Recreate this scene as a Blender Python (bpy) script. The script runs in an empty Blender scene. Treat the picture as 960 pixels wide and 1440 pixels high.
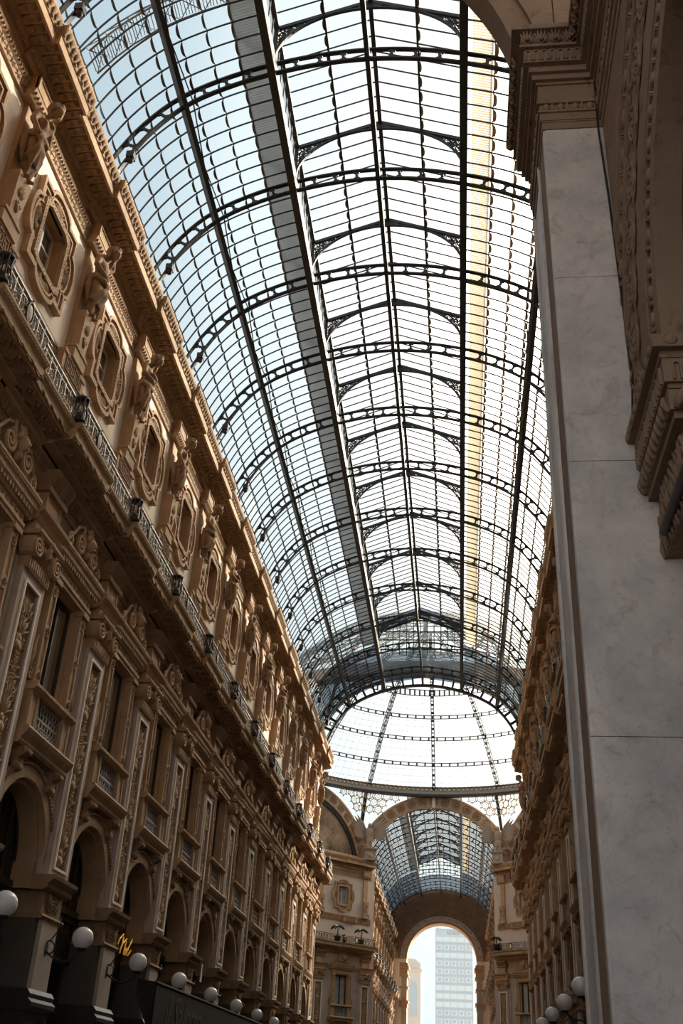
import bpy, math, random
from mathutils import Vector, Matrix
random.seed(7)
PI = math.pi
SC = bpy.context.scene
COL = SC.collection
sin, cos = math.sin, math.cos

# ------------------------------------------------------------------ camera
CAM = Vector((2.41, 0.0, 1.6))
R_ = Vector((0.99382856, 0.1005992, 0.04673957))
U_ = Vector((0.010247, -0.50281141, 0.8643354))
W_ = Vector((-0.11045264, 0.85852227, 0.50073918))
FPX = 1423.7
cd = bpy.data.cameras.new('camera')
cd.sensor_fit = 'VERTICAL'
cd.sensor_height = 36.0
cd.lens = FPX * 36.0 / 1440.0
cd.clip_start = 0.05
cd.clip_end = 3000
co = bpy.data.objects.new('camera', cd)
COL.objects.link(co)
co.matrix_world = Matrix(((R_.x, U_.x, -W_.x, CAM.x), (R_.y, U_.y, -W_.y, CAM.y), (R_.z, U_.z, -W_.z, CAM.z), (0, 0, 0, 1)))
SC.camera = co
SC.view_settings.view_transform = 'Standard'
SC.view_settings.look = 'None'
SC.view_settings.gamma = 1.0
SC.view_settings.use_curve_mapping = False
SC.view_settings.exposure = 0.42
SC.cycles.transparent_max_bounces = 16

# ------------------------------------------------------------------ sky and sun
SUN_AZ, SUN_EL = math.radians(42), math.radians(30)
SUN = Vector((sin(SUN_AZ) * cos(SUN_EL), cos(SUN_AZ) * cos(SUN_EL), sin(SUN_EL)))
wd = bpy.data.worlds.new('sky')
SC.world = wd
wd.use_nodes = True
nt = wd.node_tree
nt.nodes.clear()
wo = nt.nodes.new('ShaderNodeOutputWorld')
bg = nt.nodes.new('ShaderNodeBackground')
tc = nt.nodes.new('ShaderNodeTexCoord')
dp = nt.nodes.new('ShaderNodeVectorMath'); dp.operation = 'DOT_PRODUCT'
dp.inputs[1].default_value = SUN
cr = nt.nodes.new('ShaderNodeValToRGB')
el = cr.color_ramp.elements
SKY = [(0.0, (.72, .73, .74)), (.45, (.64, .67, .69)), (.70, (.46, .55, .61)), (.775, (.45, .56, .63)), (.81, (.54, .65, .71)), (.835, (.74, .83, .86)),
       (.865, (.82, .88, .88)), (.885, (.95, .98, .95)), (.90, (1.7, 1.65, 1.5)), (.925, (5.2, 4.8, 4.1)), (.95, (9.5, 8.5, 7.0)), (1.0, (15.0, 13.0, 10.2))]
el[0].position = 0.0; el[1].position = 1.0
for p, c in SKY[1:-1]: el.new(p)
for e, (p, c) in zip(el, SKY):
    e.position = p
    e.color = (c[0] / 15, c[1] / 15, c[2] / 15, 1)
ma = nt.nodes.new('ShaderNodeMath'); ma.operation = 'MULTIPLY_ADD'
ma.inputs[1].default_value = 0.5; ma.inputs[2].default_value = 0.5
nt.links.new(tc.outputs['Generated'], dp.inputs[0])
nt.links.new(dp.outputs['Value'], ma.inputs[0])
nt.links.new(ma.outputs[0], cr.inputs[0])
nt.links.new(cr.outputs[0], bg.inputs[0])
bg.inputs[1].default_value = 15.0 * 0.95
nt.links.new(bg.outputs[0], wo.inputs[0])
sl = bpy.data.lights.new('sun', 'SUN')
sl.energy = 9.0
sl.color = (1.0, 0.87, 0.70)
sl.angle = math.radians(5)
so = bpy.data.objects.new('sun', sl)
COL.objects.link(so)
so.rotation_euler = (-SUN).to_track_quat('-Z', 'Y').to_euler()
so.location = (60, 60, 80)

# ------------------------------------------------------------------ materials
MATS = {}
def mat(name, col, rough=0.7, var=0.0, scale=3.0, metal=0.0, bump=0.0, bscale=30.0, spec=0.3, col2=None, detail=6.0, emit=None, dirt=None):
    m = bpy.data.materials.new(name)
    m.use_nodes = True
    t = m.node_tree
    b = t.nodes['Principled BSDF']
    b.inputs['Roughness'].default_value = rough
    b.inputs['Metallic'].default_value = metal
    b.inputs['Specular IOR Level'].default_value = spec
    b.inputs['Base Color'].default_value = (*col, 1)
    if var > 0 or col2:
        g = t.nodes.new('ShaderNodeNewGeometry')
        n = t.nodes.new('ShaderNodeTexNoise')
        n.inputs['Scale'].default_value = scale
        n.inputs['Detail'].default_value = detail
        n.inputs['Roughness'].default_value = 0.65
        r = t.nodes.new('ShaderNodeValToRGB')
        c2 = col2 if col2 else tuple(c * (1 - var) for c in col)
        r.color_ramp.elements[0].position = 0.34
        r.color_ramp.elements[1].position = 0.66
        r.color_ramp.elements[0].color = (*c2, 1)
        r.color_ramp.elements[1].color = (*col, 1)
        t.links.new(g.outputs['Position'], n.inputs['Vector'])
        t.links.new(n.outputs['Fac'], r.inputs['Fac'])
        out = r.outputs['Color']
        if dirt:
            n2 = t.nodes.new('ShaderNodeTexNoise')
            n2.inputs['Scale'].default_value = dirt[1]
            n2.inputs['Detail'].default_value = 8
            n2.inputs['Roughness'].default_value = 0.75
            n2.inputs['Distortion'].default_value = 1.2
            r2 = t.nodes.new('ShaderNodeValToRGB')
            r2.color_ramp.elements[0].position = 0.30
            r2.color_ramp.elements[1].position = 0.46
            r2.color_ramp.elements[0].color = (*dirt[0], 1)
            r2.color_ramp.elements[1].color = (1, 1, 1, 1)
            mx = t.nodes.new('ShaderNodeMixRGB'); mx.blend_type = 'MULTIPLY'; mx.inputs[0].default_value = 1
            t.links.new(g.outputs['Position'], n2.inputs['Vector'])
            t.links.new(n2.outputs['Fac'], r2.inputs['Fac'])
            t.links.new(out, mx.inputs[1]); t.links.new(r2.outputs['Color'], mx.inputs[2])
            out = mx.outputs[0]
        t.links.new(out, b.inputs['Base Color'])
    if bump > 0:
        g2 = t.nodes.new('ShaderNodeNewGeometry')
        n3 = t.nodes.new('ShaderNodeTexNoise')
        n3.inputs['Scale'].default_value = bscale
        n3.inputs['Detail'].default_value = 4
        bp = t.nodes.new('ShaderNodeBump')
        bp.inputs['Strength'].default_value = bump
        bp.inputs['Distance'].default_value = 0.02
        t.links.new(g2.outputs['Position'], n3.inputs['Vector'])
        t.links.new(n3.outputs['Fac'], bp.inputs['Height'])
        t.links.new(bp.outputs['Normal'], b.inputs['Normal'])
    if emit:
        b.inputs['Emission Color'].default_value = (*emit[0], 1)
        b.inputs['Emission Strength'].default_value = emit[1]
    MATS[name] = m
    return m

def glassmat(name, tint, refl, rough=0.02, dust=0.0, dustcol=(.8, .8, .78)):
    m = bpy.data.materials.new(name)
    m.use_nodes = True
    t = m.node_tree
    t.nodes.clear()
    o = t.nodes.new('ShaderNodeOutputMaterial')
    tr = t.nodes.new('ShaderNodeBsdfTransparent'); tr.inputs[0].default_value = (*tint, 1)
    gl = t.nodes.new('ShaderNodeBsdfGlossy'); gl.inputs['Roughness'].default_value = rough
    lw = t.nodes.new('ShaderNodeLayerWeight'); lw.inputs[0].default_value = 0.5
    pw = t.nodes.new('ShaderNodeMath'); pw.operation = 'POWER'; pw.inputs[1].default_value = 5.0
    mu = t.nodes.new('ShaderNodeMath'); mu.operation = 'MULTIPLY_ADD'; mu.inputs[1].default_value = 0.9 * refl; mu.inputs[2].default_value = 0.05 * refl; mu.use_clamp = True
    t.links.new(lw.outputs['Facing'], pw.inputs[0])
    mx = t.nodes.new('ShaderNodeMixShader')
    t.links.new(pw.outputs[0], mu.inputs[0]); t.links.new(mu.outputs[0], mx.inputs[0])
    t.links.new(tr.outputs[0], mx.inputs[1]); t.links.new(gl.outputs[0], mx.inputs[2])
    last = mx
    if dust > 0:
        df = t.nodes.new('ShaderNodeBsdfTranslucent'); df.inputs[0].default_value = (*dustcol, 1)
        m2 = t.nodes.new('ShaderNodeMixShader')
        n = t.nodes.new('ShaderNodeTexNoise'); n.inputs['Scale'].default_value = 0.8; n.inputs['Detail'].default_value = 5
        g = t.nodes.new('ShaderNodeNewGeometry')
        mr = t.nodes.new('ShaderNodeMapRange')
        mr.inputs['From Min'].default_value = 0.3; mr.inputs['From Max'].default_value = 0.75
        mr.inputs['To Min'].default_value = dust * 0.3; mr.inputs['To Max'].default_value = dust
        t.links.new(g.outputs['Position'], n.inputs['Vector']); t.links.new(n.outputs['Fac'], mr.inputs['Value'])
        t.links.new(mr.outputs['Result'], m2.inputs[0])
        t.links.new(mx.outputs[0], m2.inputs[1]); t.links.new(df.outputs[0], m2.inputs[2])
        last = m2
    t.links.new(last.outputs[0], o.inputs[0])
    MATS[name] = m
    return m

STUCCO = mat('cream_stucco', (0.88, 0.77, 0.66), 0.85, 0.10, 0.9, dirt=((0.80, 0.76, 0.72), 0.55), bump=0.15, bscale=12)
SHADE_STUCCO = mat('shade_darkened_stucco', (0.46, 0.37, 0.31), 0.85, 0.15, 0.9, dirt=((0.80, 0.76, 0.72), 0.7), bump=0.15, bscale=12)  # same stucco darkened for the lower storey, shade put into the colour
OSTUCCO = mat('octagon_dimmed_stucco', (0.60, 0.50, 0.42), 0.85, 0.12, 0.7, dirt=((0.80, 0.76, 0.72), 0.5))  # octagon copy of the stucco, darkened in place of dimmer light there
STONE = mat('tan_stone', (0.49, 0.32, 0.185), 0.75, 0.26, 1.7, bump=0.35, bscale=26)
LSTONE = mat('shade_toned_stone', (0.47, 0.30, 0.17), 0.75, 0.28, 1.7, bump=0.35, bscale=26)  # lower-storey copy of the tan stone, slightly darker to stand for shade
STONE2 = mat('carved_brown_stone', (0.34, 0.21, 0.115), 0.8, 0.35, 3.0, bump=0.4, bscale=30)
REVEAL = mat('ochre_reveal', (0.40, 0.24, 0.12), 0.8, 0.2, 2.0)
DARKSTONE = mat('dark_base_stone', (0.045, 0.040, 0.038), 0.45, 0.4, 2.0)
PIERSTONE = mat('shaded_pier_stone', (0.11, 0.09, 0.075), 0.7, 0.25, 1.5)  # pier core coloured dark for its shaded sides, front face kept paler
IRON = mat('painted_iron', (0.040, 0.043, 0.046), 0.5, 0.2, 3.0)
TRELLIS = mat('grey_trellis_paint', (0.30, 0.285, 0.26), 0.35, 0.5, 9.0, spec=0.6)
IRON2 = mat('iron_trellis', (0.030, 0.028, 0.026), 0.45, 0.2, 5.0)
GREYMET = mat('galvanised_sheet', (0.42, 0.43, 0.44), 0.5, 0.25, 1.2)
def sheet(name, col, tr, k):
    m = bpy.data.materials.new(name); m.use_nodes = True
    t = m.node_tree; t.nodes.clear()
    o = t.nodes.new('ShaderNodeOutputMaterial')
    d = t.nodes.new('ShaderNodeBsdfDiffuse'); d.inputs[0].default_value = (*col, 1)
    l = t.nodes.new('ShaderNodeBsdfTranslucent'); l.inputs[0].default_value = (*tr, 1)
    n = t.nodes.new('ShaderNodeTexNoise'); n.inputs['Scale'].default_value = 1.5
    mr = t.nodes.new('ShaderNodeMapRange'); mr.inputs['To Min'].default_value = k * .75; mr.inputs['To Max'].default_value = k
    x = t.nodes.new('ShaderNodeMixShader')
    t.links.new(n.outputs['Fac'], mr.inputs['Value']); t.links.new(mr.outputs[0], x.inputs[0])
    t.links.new(d.outputs[0], x.inputs[1]); t.links.new(l.outputs[0], x.inputs[2]); t.links.new(x.outputs[0], o.inputs[0])
    return m
SHADESHEET = sheet('shade_tinted_sheet', (.5, .5, .5), (.70, .72, .74), .6)  # left walkway sheet, greyed to stand for its shaded side
SUNSHEET = sheet('sun_tinted_sheet', (.7, .6, .45), (.82, .78, .70), .8)  # same walkway sheet in cream, sunlight put into the colour
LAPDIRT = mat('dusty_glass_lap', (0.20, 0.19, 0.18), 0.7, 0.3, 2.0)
LAPSUN = mat('sun_tinted_lap', (0.62, 0.47, 0.30), 0.7, 0.3, 2.0)  # right-hand laps coloured tan to look lit by the sun
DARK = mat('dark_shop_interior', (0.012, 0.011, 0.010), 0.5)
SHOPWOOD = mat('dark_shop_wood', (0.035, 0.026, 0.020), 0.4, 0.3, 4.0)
CURTAIN = mat('window_curtain', (0.80, 0.80, 0.78), 0.9, 0.15, 2.0)
WHITEPAINT = mat('white_sash_paint', (0.62, 0.60, 0.56), 0.5)
GLOBE = mat('opal_glass', (0.78, 0.75, 0.74), 0.12, 0.0, spec=0.5)
GOLD = mat('gilt_letters', (0.75, 0.42, 0.08), 0.3, metal=0.6, emit=((1.0, 0.5, 0.08), 0.16))
AWN = mat('dark_awning_canvas', (0.030, 0.022, 0.018), 0.9, 0.3, 2.0)
AWNTEXT = mat('faded_awning_print', (0.075, 0.058, 0.045), 0.9)
FLOORM = mat('stone_floor', (0.05, 0.043, 0.04), 0.5, 0.5, 0.6)
PORTICO = mat('portico_brown_stone', (0.33, 0.225, 0.155), 0.8, 0.2, 1.6, dirt=((0.45, 0.40, 0.36), 3.5), bump=0.3, bscale=20)
PORTICOD = mat('portico_ochre_plaster', (0.34, 0.19, 0.09), 0.85, 0.35, 1.2)
SIDEWALL = mat('low_bounce_wall', (0.14, 0.105, 0.08), 0.85, 0.3, 0.6)  # unseen octagon walls, coloured dark to cut bounced light
EAGLEM = mat('pale_figure_stone', (0.42, 0.33, 0.25), 0.8, 0.15, 2.0)
PALE = mat('pale_octagon_stone', (0.44, 0.37, 0.305), 0.8, 0.2, 1.5)
TOWER = mat('haze_tinted_cladding', (0.60, 0.69, 0.75), 0.7, 0.08, 0.1)  # pale blue haze put into the cladding colour
TOWERF = mat('tower_pale_frame', (0.82, 0.88, 0.90), 0.6)
TOWERG = mat('tower_window_glass', (0.48, 0.60, 0.68), 0.3)
TOWERD = mat('tower_sign_panel', (0.36, 0.44, 0.52), 0.6)
SIGNW = mat('sign_white', (0.85, 0.90, 0.92), 0.6)
MUSEUM = mat('pale_limestone', (0.72, 0.68, 0.62), 0.8, 0.12, 0.3)
LEAFM = mat('dark_palm_leaf', (0.02, 0.025, 0.015), 0.6)
POT = mat('dark_pot', (0.05, 0.04, 0.035), 0.6)
GLASS = glassmat('roof_glass', (0.95, 0.98, 0.985), 0.9, 0.03, 0.03, (0.62, 0.66, 0.66))
DOMEGLASS = glassmat('dome_glass', (0.93, 0.95, 0.95), 0.6, 0.03, 0.05, (0.9, 0.9, 0.86))
WINGLASS = glassmat('window_glass', (0.90, 0.92, 0.92), 2.6, 0.02)
SHOPGLASS = glassmat('shop_glass', (0.16, 0.18, 0.18), 1.1, 0.02)

def marble():
    m = mat('grey_marble', (0.80, 0.725, 0.68), 0.5, 0.0, 1.0, col2=(0.46, 0.44, 0.43), spec=0.35, detail=9, dirt=((0.72, 0.62, 0.58), 2.2))
    t = m.node_tree
    b = t.nodes['Principled BSDF']
    src = b.inputs['Base Color'].links[0].from_socket
    g = t.nodes.new('ShaderNodeNewGeometry')
    w = t.nodes.new('ShaderNodeTexNoise'); w.inputs['Scale'].default_value = 5.5; w.inputs['Detail'].default_value = 10; w.inputs['Roughness'].default_value = .8; w.inputs['Distortion'].default_value = 2.5
    r = t.nodes.new('ShaderNodeValToRGB')
    r.color_ramp.elements[0].position = .33; r.color_ramp.elements[0].color = (.62, .60, .58, 1)
    r.color_ramp.elements[1].position = .47; r.color_ramp.elements[1].color = (1, 1, 1, 1)
    mx = t.nodes.new('ShaderNodeMixRGB'); mx.blend_type = 'MULTIPLY'; mx.inputs[0].default_value = .6
    t.links.new(g.outputs['Position'], w.inputs['Vector']); t.links.new(w.outputs['Fac'], r.inputs['Fac'])
    t.links.new(src, mx.inputs[1]); t.links.new(r.outputs[0], mx.inputs[2]); t.links.new(mx.outputs[0], b.inputs['Base Color'])
    return m
MARBLE = marble()

def fresco():
    m = mat('faded_brown_mosaic', (0.52, 0.37, 0.24), 0.8, 0.0, 0.5, col2=(0.10, 0.07, 0.05), detail=7, dirt=((0.45, 0.42, 0.45), 0.9))
    return m
FRESCO = fresco()

# ------------------------------------------------------------------ mesh builder
class MB:
    def __init__(s):
        s.v = []; s.f = []; s.s = []
    def add(s, vs, fs, smooth=False):
        o = len(s.v)
        s.v.extend(vs)
        s.f.extend([tuple(i + o for i in f) for f in fs])
        s.s.extend([smooth] * len(fs))
        return s
    def box(s, x0, x1, y0, y1, z0, z1):
        return s.add([(x0, y0, z0), (x1, y0, z0), (x1, y1, z0), (x0, y1, z0), (x0, y0, z1), (x1, y0, z1), (x1, y1, z1), (x0, y1, z1)],
                     [(0, 3, 2, 1), (4, 5, 6, 7), (0, 1, 5, 4), (1, 2, 6, 5), (2, 3, 7, 6), (3, 0, 4, 7)])
    def panel(s, x0, x1, y0, y1, z0, z1, rim=0.06, d=0.03):
        # a block whose +x face carries a sunk panel
        s.box(x0, x1 - d, y0, y1, z0, z1)
        s.box(x1 - d, x1, y0, y0 + rim, z0, z1); s.box(x1 - d, x1, y1 - rim, y1, z0, z1)
        s.box(x1 - d, x1, y0 + rim, y1 - rim, z0, z0 + rim); s.box(x1 - d, x1, y0 + rim, y1 - rim, z1 - rim, z1)
        return s
    def extr(s, prof, u0, u1, smooth=False):
        n = len(prof)
        vs = [(p[0], u0, p[1]) for p in prof] + [(p[0], u1, p[1]) for p in prof]
        fs = [(i, (i + 1) % n, n + (i + 1) % n, n + i) for i in range(n)]
        s.add(vs, fs, smooth)
        s.add(vs, [tuple(range(n - 1, -1, -1)), tuple(range(n, 2 * n))])
        return s
    def prism(s, poly, x0, x1, axis='x'):
        # poly: (a, b) outline; axis x -> (x, a, b); axis y -> (a, y, b); axis z -> (a, b, z)
        n = len(poly)
        if axis == 'x': mk = lambda p, w: (w, p[0], p[1])
        elif axis == 'y': mk = lambda p, w: (p[0], w, p[1])
        else: mk = lambda p, w: (p[0], p[1], w)
        vs = [mk(p, x0) for p in poly] + [mk(p, x1) for p in poly]
        s.add(vs, [(i, (i + 1) % n, n + (i + 1) % n, n + i) for i in range(n)] + [tuple(range(n - 1, -1, -1)), tuple(range(n, 2 * n))])
        return s
    def ring(s, outer, inner, x0, x1, axis='x', closed=True):
        n = len(outer)
        if axis == 'x': mk = lambda p, w: (w, p[0], p[1])
        elif axis == 'y': mk = lambda p, w: (p[0], w, p[1])
        else: mk = lambda p, w: (p[0], p[1], w)
        vs = [mk(p, x0) for p in outer] + [mk(p, x0) for p in inner] + [mk(p, x1) for p in outer] + [mk(p, x1) for p in inner]
        fs = []
        for i in range(n if closed else n - 1):
            j = (i + 1) % n
            fs += [(i, j, n + j, n + i), (2 * n + i, 3 * n + i, 3 * n + j, 2 * n + j), (i, 2 * n + i, 2 * n + j, j), (n + i, n + j, 3 * n + j, 3 * n + i)]
        if not closed:
            fs += [(0, n, 3 * n, 2 * n), (n - 1, 3 * n - 1, 4 * n - 1, 2 * n - 1)]
        return s.add(vs, fs)
    def tube(s, pts, r, n=5, closed=False, smooth=True, flat=1.0, up=None):
        P = [Vector(p) for p in pts]
        m = len(P)
        vs = []
        prev = None
        for i in range(m):
            if closed: d = P[(i + 1) % m] - P[i - 1]
            else: d = P[min(i + 1, m - 1)] - P[max(i - 1, 0)]
            if d.length < 1e-9: d = Vector((0, 0, 1))
            d.normalize()
            if up is not None: a = Vector(up)
            elif prev is not None: a = prev
            else: a = Vector((0, 0, 1)) if abs(d.z) < 0.9 else Vector((1, 0, 0))
            a = a - d * a.dot(d)
            if a.length < 1e-6: a = Vector((1, 0, 0)) - d * d.x
            a.normalize(); b = d.cross(a); prev = a
            rr = r[i] if isinstance(r, (list, tuple)) else r
            for k in range(n):
                t = 2 * PI * (k + .5) / n
                q = P[i] + a * (rr * cos(t)) + b * (rr * flat * sin(t))
                vs.append(tuple(q))
        fs = []
        for i in range(m if closed else m - 1):
            j = (i + 1) % m
            for k in range(n):
                l = (k + 1) % n
                fs.append((i * n + k, i * n + l, j * n + l, j * n + k))
        if not closed:
            fs += [tuple(range(n - 1, -1, -1)), tuple(range((m - 1) * n, m * n))]
        return s.add(vs, fs, smooth)
    def beam(s, a, b, w, h, up=(0, 0, 1)):
        a = Vector(a); b = Vector(b); d = (b - a)
        d.normalize()
        u = Vector(up); u = u - d * u.dot(d)
        if u.length < 1e-5: u = Vector((1, 0, 0)) - d * d.x
        u.normalize(); c = d.cross(u)
        vs = []
        for p in (a, b):
            for sx, sy in ((-1, -1), (1, -1), (1, 1), (-1, 1)):
                vs.append(tuple(p + c * (sx * w / 2) + u * (sy * h / 2)))
        return s.add(vs, [(0, 1, 2, 3), (7, 6, 5, 4), (0, 4, 5, 1), (1, 5, 6, 2), (2, 6, 7, 3), (3, 7, 4, 0)])
    def lathe(s, prof, c=(0, 0, 0), n=10, smooth=True):
        vs = []
        for r, z in prof:
            for k in range(n):
                t = 2 * PI * k / n
                vs.append((c[0] + r * cos(t), c[1] + r * sin(t), c[2] + z))
        fs = []
        for i in range(len(prof) - 1):
            for k in range(n):
                l = (k + 1) % n
                fs.append((i * n + k, i * n + l, (i + 1) * n + l, (i + 1) * n + k))
        fs += [tuple(range(n - 1, -1, -1)), tuple(range((len(prof) - 1) * n, len(prof) * n))]
        return s.add(vs, fs, smooth)
    def ell(s, c, r, nu=8, nv=5, smooth=True, rot=None):
        if not isinstance(r, (list, tuple)): r = (r, r, r)
        vs = [Vector((0, 0, -1))]
        for j in range(1, nv):
            t = -PI / 2 + PI * j / nv
            for k in range(nu):
                a = 2 * PI * k / nu
                vs.append(Vector((cos(t) * cos(a), cos(t) * sin(a), sin(t))))
        vs.append(Vector((0, 0, 1)))
        out = []
        for q in vs:
            q = Vector((q.x * r[0], q.y * r[1], q.z * r[2]))
            if rot is not None: q = rot @ q
            out.append((q.x + c[0], q.y + c[1], q.z + c[2]))
        fs = [(0, 1 + (k + 1) % nu, 1 + k) for k in range(nu)]
        for j in range(nv - 2):
            for k in range(nu):
                a = 1 + j * nu
                fs.append((a + k, a + (k + 1) % nu, a + nu + (k + 1) % nu, a + nu + k))
        a = 1 + (nv - 2) * nu
        fs += [(a + k, a + (k + 1) % nu, len(vs) - 1) for k in range(nu)]
        return s.add(out, fs, smooth)
    def oct(s, c, r):
        if not isinstance(r, (list, tuple)): r = (r, r, r)
        x, y, z = c
        return s.add([(x + r[0], y, z), (x - r[0], y, z), (x, y + r[1], z), (x, y - r[1], z), (x, y, z + r[2]), (x, y, z - r[2])],
                     [(0, 2, 4), (2, 1, 4), (1, 3, 4), (3, 0, 4), (2, 0, 5), (1, 2, 5), (3, 1, 5), (0, 3, 5)], True)
    def spiral(s, c, r0, turns, hand, rad, x, n=18, a0=0.0, k=4):
        # a scroll lying in the (y, z) plane
        pts = []
        rr = []
        for i in range(n + 1):
            t = i / n
            a = a0 + hand * 2 * PI * turns * t
            r = r0 * (1 - .88 * t)
            pts.append((x + .02 * t, c[0] + r * cos(a), c[1] + r * sin(a)))
            rr.append(rad * (1 - .45 * t))
        return s.tube(pts, rr, k)
    def leaf(s, base, tip, w, bulge):
        # pointed leaf in the (y, z) plane standing off in +x
        bx, by, bz = base; tx, ty, tz = tip
        dy, dz = ty - by, tz - bz
        L = math.hypot(dy, dz) or 1
        ny, nz = -dz / L * w, dy / L * w
        my, mz, mx = by + dy * .45, bz + dz * .45, (bx + tx) / 2
        vs = [(bx, by, bz), (mx, my + ny, mz + nz), (tx, ty, tz), (mx, my - ny, mz - nz), (mx + bulge, my, mz), (tx + bulge * .6, ty - dy * .12, tz - dz * .12)]
        return s.add(vs, [(0, 4, 1), (1, 4, 5), (1, 5, 2), (0, 3, 4), (3, 5, 4), (3, 2, 5)], True)
    def merge(s, o, dx=0, dy=0, dz=0, my=1):
        off = len(s.v)
        s.v.extend([(x + dx, y * my + dy, z + dz) for x, y, z in o.v])
        s.f.extend([tuple(i + off for i in f) for f in o.f])
        s.s.extend(o.s)
        return s
    def mesh(s, name, m):
        me = bpy.data.meshes.new(name)
        me.from_pydata(s.v, [], s.f)
        me.materials.append(m)
        if any(s.s):
            me.polygons.foreach_set('use_smooth', s.s)
        me.update()
        return me

def new(name, me, parent=None, loc=None, rz=None, kind=None, label=None, scale=None):
    o = bpy.data.objects.new(name, me)
    COL.objects.link(o)
    if parent is not None: o.parent = parent
    if loc is not None: o.location = loc
    if rz is not None: o.rotation_euler = (0, 0, rz)
    if scale is not None: o.scale = scale
    if kind: o['kind'] = kind
    if label: o['label'] = label
    return o
def top(name, me, label, cat=None, group=None, kind=None, loc=(0, 0, 0), rz=0):
    o = new(name, me, None, loc, rz, kind, label)
    if cat: o['category'] = cat
    if group: o['group'] = group
    return o
class Kit:
    """a part with sub-parts, placed many times from shared meshes"""
    def __init__(s, name, me, subs=(), kind=None, label=None):
        s.name, s.me, s.subs, s.kind, s.label = name, me, list(subs), kind, label
    def put(s, parent, loc=(0, 0, 0), rz=0, scale=None, deep=True):
        o = new(s.name, s.me, parent, loc, rz, s.kind, s.label, scale)
        if deep:
            for k in s.subs: k.put(o)
        return o

def arc(cx, cz, r, a0, a1, n):
    return [(cx + r * cos(a0 + (a1 - a0) * i / n), cz + r * sin(a0 + (a1 - a0) * i / n)) for i in range(n + 1)]
#PARTS

# ================================================================== facade kit
# local axes of every facade: x = out of the wall, y = along the wall, z = up; pilaster at y = 0, bay width BAY
BAY = 4.5
ORD = 'first second third fourth fifth sixth seventh eighth ninth tenth eleventh twelfth thirteenth fourteenth fifteenth'.split()

def rosette(mb, c, r, depth, n=6, axis='x'):
    x, y, z = c
    for k in range(n):
        a = 2 * PI * k / n
        if axis == 'x':
            mb.leaf((x, y + .25 * r * cos(a), z + .25 * r * sin(a)), (x + depth * .4, y + r * cos(a), z + r * sin(a)), r * .36, depth * .7)
        else:
            q = MB(); q.leaf((0, .25 * r * cos(a), .25 * r * sin(a)), (depth * .4, r * cos(a), r * sin(a)), r * .36, depth * .7)
            mb.add([(x + py, y + pz, z - px) for px, py, pz in q.v], q.f, True)
    if axis == 'x': mb.ell((x + depth * .3, y, z), (depth * .5, r * .28, r * .28), 7, 4)
    else: mb.ell((x, y, z - depth * .3), (r * .28, r * .28, depth * .5), 7, 4)

def candelabra(h, w, seed, x=0.0):
    rnd = random.Random(seed)
    m = MB()
    z = 0.0
    k = 0
    while z < h - .25:
        t = k % 5
        if t == 0:      # vase with two handles
            m.ell((x, 0, z + .13), (.07, w * .30, .13), 8, 5)
            m.ell((x, 0, z + .29), (.05, w * .14, .06), 7, 4)
            for sg in (-1, 1):
                m.spiral((sg * w * .34, z + .22), w * .17, 1.1, sg, .018, x + .03, 10, PI / 2)
            z += .36
        elif t == 1:    # acanthus fan
            for a in (-60, -32, 0, 32, 60):
                q = math.radians(a)
                m.leaf((x, 0, z), (x + .05, sin(q) * w * .5, z + .06 + cos(q) * .32), .045, .055)
            z += .36
        elif t == 2:    # two big scrolls
            for sg in (-1, 1):
                m.spiral((sg * w * .26, z + .16), w * .22, 1.6, sg, .026, x + .03, 14, -PI / 2)
                m.leaf((x, sg * w * .1, z), (x + .04, sg * w * .5, z + .36), .05, .05)
            m.ell((x + .02, 0, z + .17), (.05, .035, .17), 6, 4)
            z += .38
        elif t == 3:    # mask / rosette
            rosette(m, (x, 0, z + .15), .15, .07, 7)
            for sg in (-1, 1):
                m.leaf((x, sg * .12, z + .1), (x + .05, sg * w * .5, z + .02 + rnd.random() * .3), .05, .05)
            z += .31
        else:           # husk chain
            for j in range(3):
                m.leaf((x, 0, z + .04 + j * .10), (x + .04, -.08, z + .15 + j * .10), .035, .04)
                m.leaf((x, 0, z + .04 + j * .10), (x + .04, .08, z + .15 + j * .10), .035, .04)
                m.oct((x + .03, 0, z + .06 + j * .1), .035)
            z += .34
        k += 1
    return m

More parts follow.
